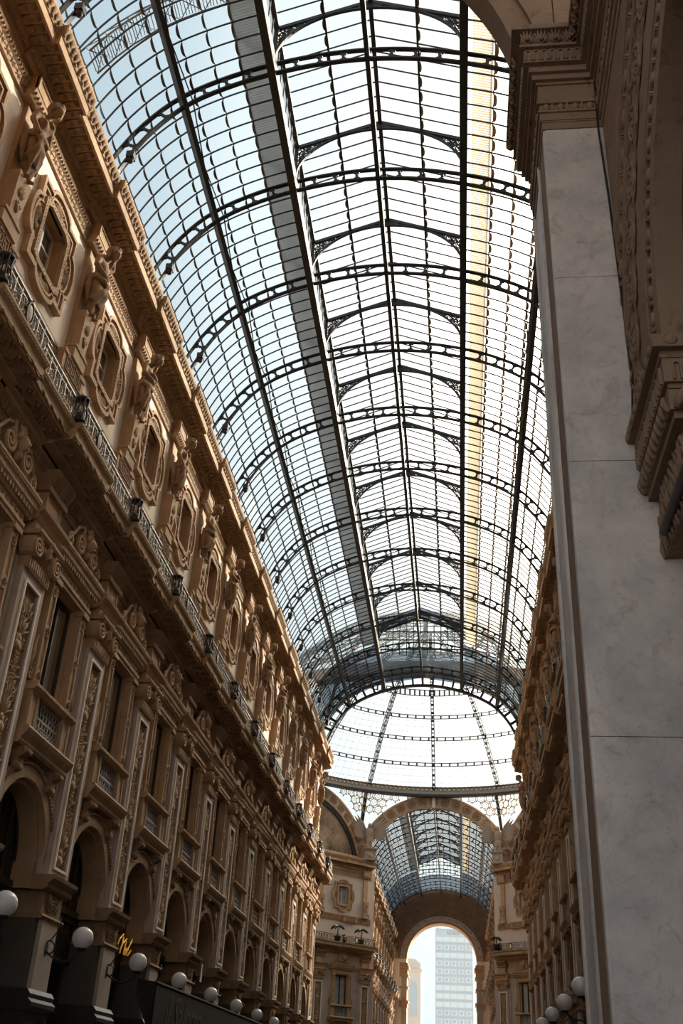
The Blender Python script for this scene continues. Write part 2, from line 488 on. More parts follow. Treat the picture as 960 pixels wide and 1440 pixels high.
# ---- pilaster --------------------------------------------------------------
def kit_pilaster():
    s = MB()
    s.box(0.1, .34, -.64, .64, 5.6, 11.12)
    for a, b in ((-.64, -.40), (.40, .64)): s.box(.34, .43, a, b, 5.6, 11.12)
    s.box(.34, .43, -.40, .40, 5.6, 5.86); s.box(.34, .43, -.40, .40, 10.86, 11.12)
    for a in (-1, 1):
        s.box(.2, .30, a * .72 - .08, a * .72 + .08, 5.6, 11.3)
    r = MB(); r.merge(candelabra(4.85, .74, 3), .36, 0, 5.92); r.merge(candelabra(4.6, .60, 8), .34, 0, 6.10)
    bk = MB(); bk.box(.33, .352, -.40, .40, 5.86, 10.86)
    ed = MB()
    for a in (-1, 1): ed.box(.43, .465, a * .40 - .03, a * .40 + .03, 5.80, 10.92)
    ed.box(.43, .465, -.43, .43, 10.86, 10.92); ed.box(.43, .465, -.43, .43, 5.80, 5.86)
    cap = MB()
    cap.box(.1, .50, -.60, .60, 11.12, 11.42)
    for i in range(11): cap.box(.50, .525, -.56 + i * .11 - .03, -.56 + i * .11 + .03, 11.16, 11.38)
    cap.extr([(.1, 11.40), (.50, 11.40), (.56, 11.45), (.50, 11.50), (.1, 11.50)], -.64, .64)
    cap.extr([(.1, 11.50), (.48, 11.50), (.58, 11.66), (.60, 11.86), (.1, 11.86)], -.50, .50)
    cap.extr([(.1, 11.86), (.66, 11.86), (.70, 11.92), (.70, 11.98), (.1, 11.98)], -.74, .74)
    for i in range(5): cap.ell((.60, -.34 + i * .17, 11.70), (.05, .06, .09), 6, 4)
    cap.leaf((.58, 0, 11.52), (.68, 0, 11.95), .16, .08)
    cap.ell((.68, 0, 11.90), (.08, .13, .10), 8, 5)
    vol = []
    for sg in (-1, 1):
        v = MB()
        v.spiral((sg * .56, 11.62), .25, 2.2, sg, .042, .62, 30, PI / 2, 5)
        v.prism([(sg * .56 + .25 * cos(2 * PI * k / 14), 11.62 + .25 * sin(2 * PI * k / 14)) for k in range(14)], .28, .60)
        v.ell((.64, sg * .56, 11.62), (.05, .055, .055), 6, 4)
        vol.append(Kit('volute', v.mesh('volute', LSTONE)))
    ent = MB()
    ent.box(.1, .52, -.66, .66, 11.98, 12.20)
    for i in range(4): rosette(ent, (.52, -.45 + i * .30, 12.09), .075, .05, 5)
    ent.extr([(.1, 12.20), (.54, 12.20), (.58, 12.26), (.58, 12.34), (.70, 12.42), (.72, 12.50), (.1, 12.50)], -.80, .80)
    cor = MB()
    cor.box(.1, .50, -.44, .44, 12.5, 13.30)
    cor.box(.1, .54, -.50, .50, 12.5, 12.58)
    cor.box(.50, .53, .36, .44, 12.58, 13.2); cor.box(.50, .53, -.44, -.36, 12.58, 13.2)
    br = MB()
    br.extr([(.1, 13.2), (.52, 13.2), (.58, 13.26), (.70, 13.46), (.74, 13.54), (.74, 13.60), (.1, 13.60)], -.55, .55)
    for i in range(9):
        y = -.52 + i * .13
        br.beam((.57, y * .9, 13.24), (.71, y * .9, 13.50), .07, .05)
    br.box(.1, .60, -.56, .56, 13.06, 13.2)
    return Kit('pilaster', s.mesh('pilaster', SHADE_STUCCO), [
        Kit('relief_ornament', r.mesh('relief_ornament', LSTONE), kind='stuff'), Kit('panel_back', bk.mesh('panel_back', STONE2)), Kit('panel_edging', ed.mesh('panel_edging', STUCCO)),
        Kit('capital', cap.mesh('capital', LSTONE)), *vol,
        Kit('entablature_block', ent.mesh('entablature_block', LSTONE)),
        Kit('corbel_block', cor.mesh('corbel_block', LSTONE)),
        Kit('fluted_bracket', br.mesh('fluted_bracket', STONE2))])

# ---- ground floor pier -----------------------------------------------------
def kit_pier():
    s = MB()
    s.box(-.7, .34, -.66, .66, 3.3, 4.75)
    fc = MB(); fc.box(.34, .44, -.48, .48, 3.32, 4.73)
    b = MB()
    b.box(-.7, .5, -.72, .72, 0, 1.2); b.panel(-.7, .48, -.68, .68, 1.2, 2.9, .12, .03)
    b.extr([(-.7, 2.9), (.50, 2.9), (.60, 2.98), (.60, 3.06), (.52, 3.14), (.55, 3.22), (.47, 3.32), (-.7, 3.32)], -.74, .74)
    c = MB()
    c.box(-.7, .40, -.60, .60, 4.75, 5.32); c.extr([(-.7, 4.72), (.46, 4.72), (.50, 4.77), (.46, 4.82), (-.7, 4.82)], -.68, .68)
    o = MB()
    for sg in (-1, 1):
        o.spiral((sg * .2, 5.07), .16, 1.6, sg, .025, .42, 14, -PI / 2)
        o.leaf((.40, sg * .05, 4.86), (.46, sg * .42, 5.28), .06, .05)
    rosette(o, (.40, 0, 5.07), .13, .07, 6)
    i = MB()
    i.extr([(-.7, 5.30), (.44, 5.30), (.52, 5.36), (.52, 5.44), (.64, 5.54), (.66, 5.62), (-.7, 5.62)], -.80, .80)
    return Kit('pier', s.mesh('pier_shaft', PIERSTONE), [
        Kit('pier_base', b.mesh('pier_base', DARKSTONE)), Kit('pier_face', fc.mesh('pier_face', SHADE_STUCCO)), Kit('pier_capital', c.mesh('pier_capital', STONE2)),
        Kit('capital_relief', o.mesh('capital_relief', STONE2)), Kit('impost', i.mesh('impost', STONE2))])

# ---- lower wall mouldings and big balcony ----------------------------------
BALC = [(.1, 13.42), (.24, 13.42), (.28, 13.50), (.36, 13.56), (.40, 13.74), (.50, 13.78), (.50, 13.88), (.62, 13.90), (.62, 13.97), (1.0, 13.99), (1.0, 14.06), (1.06, 14.06), (1.06, 14.24), (1.10, 14.27), (1.16, 14.36), (1.16, 14.42), (-.2, 14.42), (-.2, 13.42)]
def kit_balcony(L=BAY):
    s = MB()
    s.extr(BALC, -L / 2, L / 2)
    s.extr([(x + .17 if x > .9 else x + (.12 if x > .5 else 0), z - (.015 if 13 < z < 14.1 else 0)) for x, z in BALC], -1.2, 1.2)
    rr = MB()
    n = int(L / .10)
    for i in range(n):
        y = -L / 2 + (i + .5) * L / n
        rr.oct((1.13 + (.17 if abs(y) < 1.2 else 0), y, 14.30), (.035, .036, .05))
    bed = MB()
    n = int(L / .16)
    for i in range(n):
        y = -L / 2 + (i + .5) * L / n
        bed.beam((.36, y, 13.54), (.42, y, 13.74), .09, .07, (1, 0, 0))
    ros = MB()
    rosette(ros, (0, 0, 0), .17, .09, 6, 'z')
    for sg in (-1, 1):
        ros.tube([(sg * .24 + .03 * cos(t), .16 * sin(t) * sg, -.02) for t in [i * .6 for i in range(9)]], .025, 4)
    rm = ros.mesh('soffit_rosette', STONE2)
    subs = [Kit('bead_row', rr.mesh('bead_row', STONE), kind='stuff'), Kit('pleated_bed_moulding', bed.mesh('pleated_bed_moulding', STONE2), kind='stuff')]
    k = Kit('balcony_slab', s.mesh('balcony_slab', STONE), subs)
    k.ros = rm
    return k

def kit_railing(L=BAY, TR=None):
    TR = TR or TRELLIS
    h0, h1 = 14.42, 14.98
    x = 1.10
    scr = MB()
    n = int(L / .30)
    for i in range(n):
        y = -L / 2 + (i + .5) * L / n
        if abs(y) < .22: continue
        xx = x + (.16 if abs(y) < 1.2 else 0)
        sg = 1 if i % 2 else -1
        a = MB(); a.spiral((y - .06, h0 + .17), .10, 1.5, sg, .016, xx, 12, PI / 2)
        a.spiral((y + .06, h0 + .39), .10, 1.5, sg, .016, xx, 12, -PI / 2)
        scr.merge(a)
        scr.box(xx - .012, xx + .012, y - .16, y - .135, h0, h1)
        scr.oct((xx, y, h0 + .28), (.03, .04, .05)); scr.oct((xx, y + .1, h0 + .12), (.02, .03, .03)); scr.oct((xx, y - .1, h0 + .44), (.02, .03, .03))
    hr = MB()
    for a, b, xx in ((-L / 2, -1.2, x), (-1.2, 1.2, x + .16), (1.2, L / 2, x)):
        hr.box(xx - .03, xx + .03, a, b, h1, h1 + .04); hr.box(xx - .025, xx + .025, a, b, h0 + .02, h0 + .05)
        hr.box(xx - .02, xx + .02, a, b, h1 - .12, h1 - .10)
    med = MB(); med.ell((x + .17, 0, h0 + .29), (.05, .11, .20), 12, 6)
    fr = MB(); fr.tube([(x + .18, .15 * cos(2 * PI * k / 16), h0 + .29 + .25 * sin(2 * PI * k / 16)) for k in range(16)], .028, 5, True)
    for k in range(8):
        a = 2 * PI * k / 8
        fr.oct((x + .18, .20 * cos(a), h0 + .29 + .31 * sin(a)), .045)
    cg = MB()
    for k in range(8):
        a = 2 * PI * k / 8
        cg.tube([(x + .12 + r * cos(a), -1.2 + r * sin(a), z) for r, z in ((.10, h0), (.17, h0 + .15), (.13, h0 + .40), (.16, h0 + .62))], .018, 4)
    cg.lathe([(.17, h0 + .58), (.17, h0 + .64)], (x + .12, -1.2, 0), 8); cg.lathe([(.14, h0), (.16, h0 + .06)], (x + .12, -1.2, 0), 8)
    cg.ell((x + .12, -1.2, h0 + .14), (.10, .10, .14), 7, 4)
    return [Kit('scrollwork', scr.mesh('scrollwork', TR), kind='stuff'), Kit('handrail', hr.mesh('handrail', TR)),
            Kit('oval_medallion', med.mesh('oval_medallion', STUCCO), [Kit('medallion_wreath', fr.mesh('medallion_wreath', IRON2))]),
            Kit('corner_basket', cg.mesh('corner_basket', IRON2))]

# ---- upper storey ----------------------------------------------------------
CORN = [(-.1, 21.42), (.06, 21.42), (.10, 21.52), (.10, 21.60), (.20, 21.68), (.28, 21.80), (.68, 21.82), (.72, 21.80), (.75, 21.80), (.75, 22.05), (.78, 22.08), (.80, 22.16), (.87, 22.36), (.87, 22.45), (-.1, 22.45)]
def kit_cornice(L=BAY):
    s = MB(); s.extr(CORN, -L / 2, L / 2)
    s.extr([(x + .11 if x > 0 else x, z) for x, z in CORN], -.98, .98)
    eg = MB()
    n = int(L / .125)
    for i in range(n):
        y = -L / 2 + (i + .5) * L / n
        d = .11 if abs(y) < .98 else 0
        eg.oct((.16 + d, y, 21.63), (.05, .045, .06))
        if i % 2 == 0: eg.oct((.80 + d, y, 22.12), (.03, .09, .035))
    lf = MB()
    n = int(L / .17)
    for i in range(n):
        y = -L / 2 + (i + .5) * L / n
        d = .11 if abs(y) < .98 else 0
        q = MB(); q.leaf((0, 0, -.12), (.06, 0, .14), .075, .05)
        lf.merge(q, .82 + d, y, 22.25)
    md = MB()
    n = int(L / .25)
    for i in range(n):
        y = -L / 2 + (i + .5) * L / n
        d = .11 if abs(y) < .98 else 0
        md.prism([(.28 + d, 21.82), (.66 + d, 21.82), (.66 + d, 21.79), (.60 + d, 21.755), (.48 + d, 21.77), (.36 + d, 21.72), (.28 + d, 21.70)], y - .085, y + .085, 'y')
        md.oct((.60 + d, y, 21.75), (.05, .07, .03)); md.oct((.40 + d, y, 21.72), (.07, .05, .03))
    return Kit('cornice', s.mesh('cornice', STONE), [Kit('egg_moulding', eg.mesh('egg_moulding', STONE), kind='stuff'),
        Kit('crown_leaves', lf.mesh('crown_leaves', STONE), kind='stuff'), Kit('modillions', md.mesh('modillions', STONE2), kind='stuff')])

def kit_frieze(L=BAY):
    s = MB()
    s.box(-.05, .05, -L / 2, L / 2, 20.74, 21.06)
    s.extr([(-.05, 21.06), (.06, 21.06), (.10, 21.12), (.10, 21.20), (.13, 21.26), (-.05, 21.26)], -L / 2, L / 2)
    s.box(-.05, .065, -L / 2, L / 2, 20.70, 20.76)
    o = MB()
    n = int(L / .30)
    for i in range(n):
        y = -L / 2 + (i + .5) * L / n
        for sg in (-1, 1):
            o.leaf((.05, y, 20.90), (.08, y + sg * .12, 20.99), .03, .03); o.leaf((.05, y, 20.90), (.08, y + sg * .11, 20.81), .025, .03)
        o.oct((.06, y, 20.90), (.03, .03, .03))
    n = int(L / .11)
    for i in range(n):
        y = -L / 2 + (i + .5) * L / n
        o.oct((.11, y, 21.15), (.035, .04, .05))
    return Kit('frieze_band', s.mesh('frieze_band', STONE), [Kit('frieze_ornament', o.mesh('frieze_ornament', STONE2), kind='stuff')])

def kit_fret(L=BAY):
    s = MB()
    s.box(-.1, .07, -L / 2, L / 2, 16.45, 17.02); s.box(.07, .10, -L / 2, L / 2, 16.95, 17.02)
    s.box(-.1, .26, -.72, .72, 16.45, 17.0); s.box(.26, .29, -.74, .74, 16.93, 17.03)
    o = MB()
    p = .28
    n = int(L / p)
    for i in range(n):
        y = -L / 2 + i * L / n + .02
        d = .29 if abs(y + .12) < .6 else .10
        x0 = d - .03
        for a, b, c, e in ((0, .22, 16.88, 16.92), (0, .03, 16.55, 16.92), (.19, .22, 16.62, 16.92), (.08, .22, 16.60, 16.64), (.08, .11, 16.64, 16.80), (.11, .15, 16.76, 16.80), (0, .28, 16.52, 16.56)):
            o.box(x0, d, y + a, y + b, c, e)
    return Kit('greek_key_band', s.mesh('greek_key_band', STONE), [Kit('greek_key', o.mesh('greek_key', STONE2), kind='stuff')])

def kit_herm():
    s = MB()
    s.box(-.05, .12, -.27, .27, 17.0, 20.7)
    s.box(.1, .34, -.38, .38, 17.0, 17.36)
    s.box(.1, .37, -.41, .41, 17.33, 17.40)
    v = [(.1, -.22, 17.4), (.34, -.22, 17.4), (.34, .22, 17.4), (.1, .22, 17.4), (.1, -.30, 18.55), (.40, -.30, 18.55), (.40, .30, 18.55), (.1, .30, 18.55)]
    s.add(v, [(0, 3, 2, 1), (4, 5, 6, 7), (0, 1, 5, 4), (1, 2, 6, 5), (2, 3, 7, 6), (3, 0, 4, 7)])
    o = MB(); o.merge(candelabra(.80, .30, 5), .345, 0, 17.55)
    b = MB()
    b.box(-.05, .30, -.45, .45, 20.95, 21.42); b.panel(.25, .34, -.45, .45, 21.0, 21.42, .07, .03)
    b.extr([(-.05, 20.72), (.22, 20.72), (.30, 20.82), (.34, 20.95), (-.05, 20.95)], -.50, .50)
    for i in range(7): b.oct((.31, -.42 + i * .14, 20.86), (.05, .05, .06))
    return Kit('herm_pilaster', s.mesh('herm_pilaster', STONE), [Kit('herm_relief', o.mesh('herm_relief', STONE2), kind='stuff'), Kit('pier_block', b.mesh('pier_block', STONE))])

# ---- wall panels -----------------------------------------------------------
def wall_mesh(name, L0, L1, wins, stucco=None):
    m = MB()
    ys = sorted(wins)
    # upper storey
    H0, H1 = 14.3, 21.5
    q = L0
    for c in ys:
        m.box(-.5, 0, q, c - .66, H0, H1)
        m.box(-.5, 0, c - .66, c + .66, H0, 17.95); m.box(-.5, 0, c - .66, c + .66, 19.65, H1)
        q = c + .66
    m.box(-.5, 0, q, L1, H0, H1)
    up = m
    m = MB()
    # first floor, windows 1.6 wide
    B = .2
    q = L0
    for c in ys:
        m.box(-.5, B, q, c - .82, 7.9, 13.8)
        m.box(-.5, B, c - .82, c + .82, 11.75, 13.8); m.box(-.5, B, c - .82, c + .82, 7.9, 8.15)
        q = c + .82
    m.box(-.5, B, q, L1, 7.9, 13.8)
    # arches
    q = L0
    for c in ys:
        m.box(-.5, B, q, c - 1.5, 5.3, 7.9)
        a = arc(c, 5.85, 1.5, PI, 0, 16)
        for (y0, z0), (y1, z1) in zip(a, a[1:]):
            m.add([(B, y0, z0), (B, y1, z1), (B, y1, 7.9), (B, y0, 7.9), (-.5, y0, z0), (-.5, y1, z1)], [(0, 1, 2, 3), (4, 5, 1, 0)])
        q = c + 1.5
    m.box(-.5, B, q, L1, 5.3, 7.9)
    return up.mesh(name, stucco or STUCCO), m.mesh('first_floor_wall', SHADE_STUCCO)

# ---- quatrefoil window -----------------------------------------------------
def quatre(hw, hh, lw, bulge):
    p = []
    for sx, sy, (ax, ay) in ((1, 1, (0, 1)), (-1, 1, (-1, 0)), (-1, -1, (0, -1)), (1, -1, (1, 0))):
        pass
    def side(n):
        return [(-cos(PI * i / n), sin(PI * i / n)) for i in range(n + 1)]
    n = 9
    # top, from right to left
    top = [(hw, hh), (lw * hw + .05, hh), (lw * hw + .05, hh - .07)] + [(-lw * hw * c, hh + .02 + bulge * s_) for c, s_ in side(n)] + [(-lw * hw - .05, hh - .07), (-lw * hw - .05, hh)]
    left = [(-hw, hh), (-hw, lw * hh + .05), (-hw + .07, lw * hh + .05)] + [(-hw - .02 - bulge * s_, -lw * hh * c) for c, s_ in side(n)] + [(-hw + .07, -lw * hh - .05), (-hw, -lw * hh - .05)]
    bot = [(-hw, -hh), (-lw * hw - .05, -hh), (-lw * hw - .05, -hh + .07)] + [(lw * hw * c, -hh - .02 - bulge * s_) for c, s_ in side(n)] + [(lw * hw + .05, -hh + .07), (lw * hw + .05, -hh)]
    right = [(hw, -hh), (hw, -lw * hh - .05), (hw - .07, -lw * hh - .05)] + [(hw + .02 + bulge * s_, lw * hh * c) for c, s_ in side(n)] + [(hw - .07, lw * hh + .05), (hw, lw * hh + .05)]
    return top + left + bot + right
def rectlike(poly, hw, hh):
    out = []
    for y, z in poly:
        t = max(abs(y) / hw, abs(z) / hh)
        out.append((y / t, z / t))
    return out
def kit_quatrefoil():
    ZC = 18.80
    O = lambda s_, b: [(y, z + ZC) for y, z in quatre(1.08 + s_, 1.18 + s_, .52, b)]
    f = MB()
    inn = [(y, z + ZC) for y, z in rectlike(quatre(1.0, 1.1, .56, .25), .64, .83)]
    f.ring(O(0, .27), inn, -.02, .07)
    rim = MB()
    rim.ring(O(0.03, .28), O(-.06, .25), 0.0, .17)
    rim.ring(O(-.13, .22), O(-.18, .20), 0.05, .13)
    inr = MB()
    i2 = [(y, z + ZC) for y, z in rectlike(quatre(1.0, 1.1, .56, .25), .78, .97)]
    inr.ring(i2, inn, 0, .15)
    bd = MB()
    for i in range(13):
        for sg in (-1, 1): bd.oct((.13, -.72 + i * .12, ZC + sg * .90), .045)
    for i in range(15):
        for sg in (-1, 1): bd.oct((.13, sg * .72, ZC - .84 + i * .12), .045)
    sh = []
    for ax in range(4):
        a0 = ax * PI / 2
        s_ = MB()
        cy, cz = cos(a0) * .80, sin(a0) * .97
        for k in range(9):
            a = a0 + (k - 4) * .32
            s_.leaf((.06, cy, cz + ZC), (.10, cy + .40 * cos(a), cz + ZC + .40 * sin(a)), .05, .06)
        s_.oct((.12, cy, cz + ZC), .07)
        sh.append(Kit('shell', s_.mesh('shell', STONE2)))
    rv = MB()
    rv.ring([(-.66, ZC - .85), (.66, ZC - .85), (.66, ZC + .85), (-.66, ZC + .85)], [(-.60, ZC - .79), (.60, ZC - .79), (.60, ZC + .79), (-.60, ZC + .79)], -.36, .02)
    sa = MB()
    sa.ring([(-.60, ZC - .79), (.60, ZC - .79), (.60, ZC + .79), (-.60, ZC + .79)], [(-.54, ZC - .73), (.54, ZC - .73), (.54, ZC + .73), (-.54, ZC + .73)], -.26, -.20)
    sa.box(-.26, -.19, -.04, .04, ZC - .73, ZC + .73); sa.box(-.25, -.20, -.54, .54, ZC + .15, ZC + .19)
    cu = MB()
    for k in range(24):
        y = -.56 + k * .047
        cu.box(-.38 - (.02 if k % 2 else 0), -.34, y, y + .047, ZC - .75, ZC + .75)
    g = lambda a, b: MB().box(-.236, -.224, a, b, ZC - .73, ZC + .73).mesh('pane', WINGLASS)
    sash = Kit('sash', sa.mesh('sash', WHITEPAINT), [Kit('pane', g(-.54, -.04)), Kit('pane', g(.04, .54))])
    return [Kit('stone_surround', f.mesh('stone_surround', STONE), [Kit('outer_rim', rim.mesh('outer_rim', STONE)), Kit('inner_rim', inr.mesh('inner_rim', STONE)),
            Kit('bead_row', bd.mesh('bead_row', STONE2), kind='stuff'), *sh]),
            Kit('reveal', rv.mesh('reveal', REVEAL)), sash, Kit('curtain', cu.mesh('curtain', CURTAIN))]

# ---- tall window with balconet ----------------------------------------------
def kit_tall():
    parts = []
    st = []
    for sg in (-1, 1):
        s = MB(); y0 = sg * .98
        s.box(.1, .36, y0 - .16, y0 + .16, 9.12, 11.72)
        for a in (-1, 1): s.box(.36, .40, y0 + a * .13 - .03, y0 + a * .13 + .03, 9.2, 11.65)
        s.box(.36, .40, y0 - .16, y0 + .16, 9.12, 9.2); s.box(.1, .46, y0 - .2, y0 + .2, 11.60, 11.72)
        for zz in (9.36, 10.42, 11.42):
            s.prism([(y0 + .12 * cos(2 * PI * k / 12), zz + .15 * sin(2 * PI * k / 12)) for k in range(12)], .36, .40)
        ro = MB()
        for zz in (9.36, 10.42, 11.42): rosette(ro, (.40, y0, zz), .10, .05, 6)
        st.append(Kit('pilaster_strip', s.mesh('pilaster_strip', LSTONE), [Kit('roundels', ro.mesh('roundels', STONE2), kind='stuff')]))
    parts += st
    sc = MB()
    for sg in (-1, 1):
        sc.spiral((sg * 1.26, 9.30), .15, 1.4, sg, .05, .30, 16, PI)
        sc.tube([(.30, sg * 1.38, 9.35), (.30, sg * 1.26, 9.75), (.30, sg * 1.18, 10.25)], [.07, .06, .03], 5)
    parts.append(Kit('side_scroll', sc.mesh('side_scroll', LSTONE), kind='stuff'))
    rv = MB()
    rv.ring([(-.83, 9.0), (.83, 9.0), (.83, 11.76), (-.83, 11.76)], [(-.74, 9.0), (.74, 9.0), (.74, 11.66), (-.74, 11.66)], -.42, .22)
    parts.append(Kit('reveal', rv.mesh('reveal', LSTONE)))
    sa = MB()
    sa.ring([(-.74, 8.95), (.74, 8.95), (.74, 11.66), (-.74, 11.66)], [(-.67, 9.05), (.67, 9.05), (.67, 11.59), (-.67, 11.59)], .04, .12)
    sa.box(.04, .13, -.045, .045, 9.05, 11.59)
    g = lambda a, b: MB().box(.074, .086, a, b, 9.05, 11.59).mesh('pane', WINGLASS)
    parts.append(Kit('sash', sa.mesh('tall_sash', SHOPWOOD), [Kit('pane', g(-.67, -.045)), Kit('pane', g(.045, .67))]))
    cu = MB()
    for k in range(30):
        y = -.70 + k * .0467
        cu.box(-.14 - (.03 if k % 2 else 0), -.08, y, y + .0467, 8.3, 11.66)
    parts.append(Kit('curtain', cu.mesh('long_curtain', CURTAIN)))
    en = MB()
    en.extr([(.1, 11.72), (.40, 11.72), (.40, 11.80), (.44, 11.82), (.44, 11.90), (.1, 11.90)], -1.22, 1.22)
    en.box(.1, .40, -1.18, 1.18, 11.90, 12.10)
    en.extr([(.1, 12.10), (.44, 12.10), (.48, 12.16), (.48, 12.22), (.56, 12.32), (.57, 12.42), (.63, 12.52), (.63, 12.58), (.1, 12.62)], -1.42, 1.42)
    dn = MB()
    for k in range(17): dn.box(.46, .53, -1.22 + k * .15, -1.22 + k * .15 + .08, 12.17, 12.29)
    for k in range(9): rosette(dn, (.40, -1.0 + k * .25, 12.0), .075, .05, 5)
    bd = MB()
    for k in range(36): bd.oct((.60, -1.38 + k * .079, 12.47), (.03, .03, .045))
    parts.append(Kit('entablature', en.mesh('entablature', LSTONE), [Kit('dentils', dn.mesh('dentils', STONE2), kind='stuff'), Kit('bead_row', bd.mesh('entablature_beads', LSTONE), kind='stuff')]))
    cr_ = MB()
    cr_.prism([(-.95, 12.6), (.95, 12.6), (.70, 12.9), (.42, 13.32), (.2, 13.5), (-.2, 13.5), (-.42, 13.32), (-.70, 12.9)], .34, .46)
    for sg in (-1, 1):
        cr_.spiral((sg * .46, 12.96), .28, 1.9, sg, .065, .54, 24, PI / 2, 5)
        cr_.spiral((sg * .98, 12.80), .17, 1.5, -sg, .045, .50, 16, PI / 2)
        cr_.ell((.52, sg * .46, 12.96), (.06, .10, .10), 8, 5)
        cr_.tube([(.50, sg * .30, 13.46), (.50, sg * .62, 13.32), (.50, sg * .86, 13.04), (.50, sg * 1.15, 12.70), (.48, sg * 1.34, 12.68)], [.05, .05, .05, .045, .03], 5)
        cr_.leaf((.46, sg * .15, 13.15), (.54, sg * .42, 13.5), .08, .07)
        cr_.ell((.48, sg * 1.36, 12.70), (.06, .07, .07), 7, 5)
    hd = MB()
    hd.ell((.60, 0, 13.12), (.17, .15, .20), 12, 8)
    hd.ell((.76, 0, 13.09), (.05, .03, .05), 6, 4); hd.ell((.72, 0, 12.99), (.05, .06, .03), 6, 4)
    for sg in (-1, 1): hd.ell((.72, sg * .06, 13.16), (.04, .04, .02), 6, 4)
    for k in range(7):
        a = PI * k / 6
        hd.ell((.58, .18 * cos(a), 13.22 + .12 * sin(a)), (.09, .07, .08), 6, 4)
    for k in range(5): hd.leaf((.56, 0, 13.28), (.58, -.24 + k * .12, 13.60 - abs(k - 2) * .06), .055, .06)
    hd.ell((.54, 0, 12.86), (.12, .10, .12), 8, 5)
    parts.append(Kit('scroll_crest', cr_.mesh('scroll_crest', LSTONE), [Kit('carved_head', hd.mesh('carved_head', LSTONE))]))
    bl = MB()
    for sg in (-1, 1):
        y = sg * 1.0
        bl.panel(.1, .46, y - .22, y + .22, 8.12, 8.98, .07, .03)
        bl.panel(.1, .36, y + sg * .22 - .05 * (1 if sg < 0 else 1), y + sg * .22 + .05, 8.12, 8.98, .02, .01)
    bl.extr([(.1, 8.95), (.48, 8.95), (.56, 9.02), (.56, 9.10), (.50, 9.14), (.1, 9.14)], -1.28, 1.28)
    sl_ = MB()
    sl_.extr([(.1, 7.74), (.44, 7.74), (.50, 7.80), (.50, 7.86), (.60, 7.98), (.64, 8.06), (.60, 8.13), (.1, 8.14)], -1.42, 1.42)
    gr = MB()
    for k in range(9):
        y = -.70 + k * .175
        gr.box(.34, .37, y - .012, y + .012, 8.14, 8.95)
        if k < 8:
            for zz in (8.28, 8.46, 8.64, 8.82):
                gr.tube([(.355, y + .0875 + .07 * cos(2 * PI * q / 8), zz + .075 * sin(2 * PI * q / 8)) for q in range(8)], .014, 4, True)
    for zz in (8.19, 8.55, 8.91): gr.box(.335, .375, -.76, .76, zz - .015, zz + .015)
    bdr = MB()
    for k in range(26): bdr.oct((.56, -1.25 + k * .1, 9.03), (.03, .04, .04))
    con = []
    for sg in (-1, 1):
        c = MB(); y = sg * .98
        c.prism([(.18, 7.20), (.30, 7.24), (.40, 7.38), (.40, 7.52), (.54, 7.60), (.58, 7.74), (.18, 7.74)], y - .14, y + .14, 'y')
        c.tube([(.32, y - .16, 7.36), (.32, y + .16, 7.36)], .10, 8); c.tube([(.50, y - .16, 7.66), (.50, y + .16, 7.66)], .07, 8)
        con.append(Kit('console', c.mesh('console', STONE2)))
    parts.append(Kit('balconet', bl.mesh('balconet', LSTONE), [Kit('balconet_slab', sl_.mesh('balconet_slab', LSTONE)), Kit('iron_grille', gr.mesh('iron_grille', TRELLIS)),
                     Kit('bead_row', bdr.mesh('balconet_beads', LSTONE), kind='stuff'), *con]))
    return parts

# ---- arched shop window -----------------------------------------------------
def kit_arch():
    parts = []
    a = MB(); n = 22
    a.ring(arc(0, 5.85, 1.84, PI, 0, n), arc(0, 5.85, 1.48, PI, 0, n), .15, .30, closed=False)
    a.ring(arc(0, 5.85, 1.60, PI, 0, n), arc(0, 5.85, 1.46, PI, 0, n), .15, .26, closed=False)
    a.ring(arc(0, 5.85, 1.44, PI, 0, n), arc(0, 5.85, 1.36, PI, 0, n), -.3, .16, closed=False)
    rp = MB()
    for k in range(60):
        t = PI * (k + .5) / 60
        rp.oct((.32, 1.78 * cos(t), 5.85 + 1.78 * sin(t)), .06)
        if k % 2: rp.oct((.28, 1.54 * cos(t), 5.85 + 1.54 * sin(t)), .035)
    parts.append(Kit('archivolt', a.mesh('archivolt', LSTONE), [Kit('rope_moulding', rp.mesh('rope_moulding', STONE2), kind='stuff')]))
    jb = MB()
    for sg in (-1, 1): jb.box(-.4, .16, sg * 1.52 - .16, sg * 1.52 + .16, 5.3, 5.86)
    parts.append(Kit('arch_jamb', jb.mesh('arch_jamb', LSTONE)))
    mu = MB()
    for y in (-.72, 0, .72): mu.box(-.36, -.28, y - .05, y + .05, 5.4, 5.85 + math.sqrt(1.36 ** 2 - y * y))
    mu.ring(arc(0, 5.85, 1.38, PI, 0, n), arc(0, 5.85, 1.28, PI, 0, n), -.36, -.28, closed=False)
    mu.box(-.38, -.24, -1.5, 1.5, 5.28, 5.44)
    parts.append(Kit('mullions', mu.mesh('mullions', SHOPWOOD)))
    for y0, y1 in ((-1.3, -.77), (-.67, -.05), (.05, .67), (.77, 1.3)):
        pts = [(y0, 5.44), (y1, 5.44)] + [(y1 + (y0 - y1) * k / 6, 5.85 + math.sqrt(max(0, 1.30 ** 2 - (y1 + (y0 - y1) * k / 6) ** 2))) for k in range(7)]
        g = MB().prism(pts, -.33, -.31)
        parts.append(Kit('pane', g.mesh('arched_pane', SHOPGLASS)))
    bk = MB(); bk.box(-.95, -.90, -1.7, 1.7, 4.2, 7.5)
    for k in range(12): bk.box(-.88, -.82 + (.03 if k % 2 else 0), -1.5 + k * .25, -1.3 + k * .25, 5.3, 7.3)
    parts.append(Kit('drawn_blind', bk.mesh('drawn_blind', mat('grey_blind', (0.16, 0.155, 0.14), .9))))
    return parts
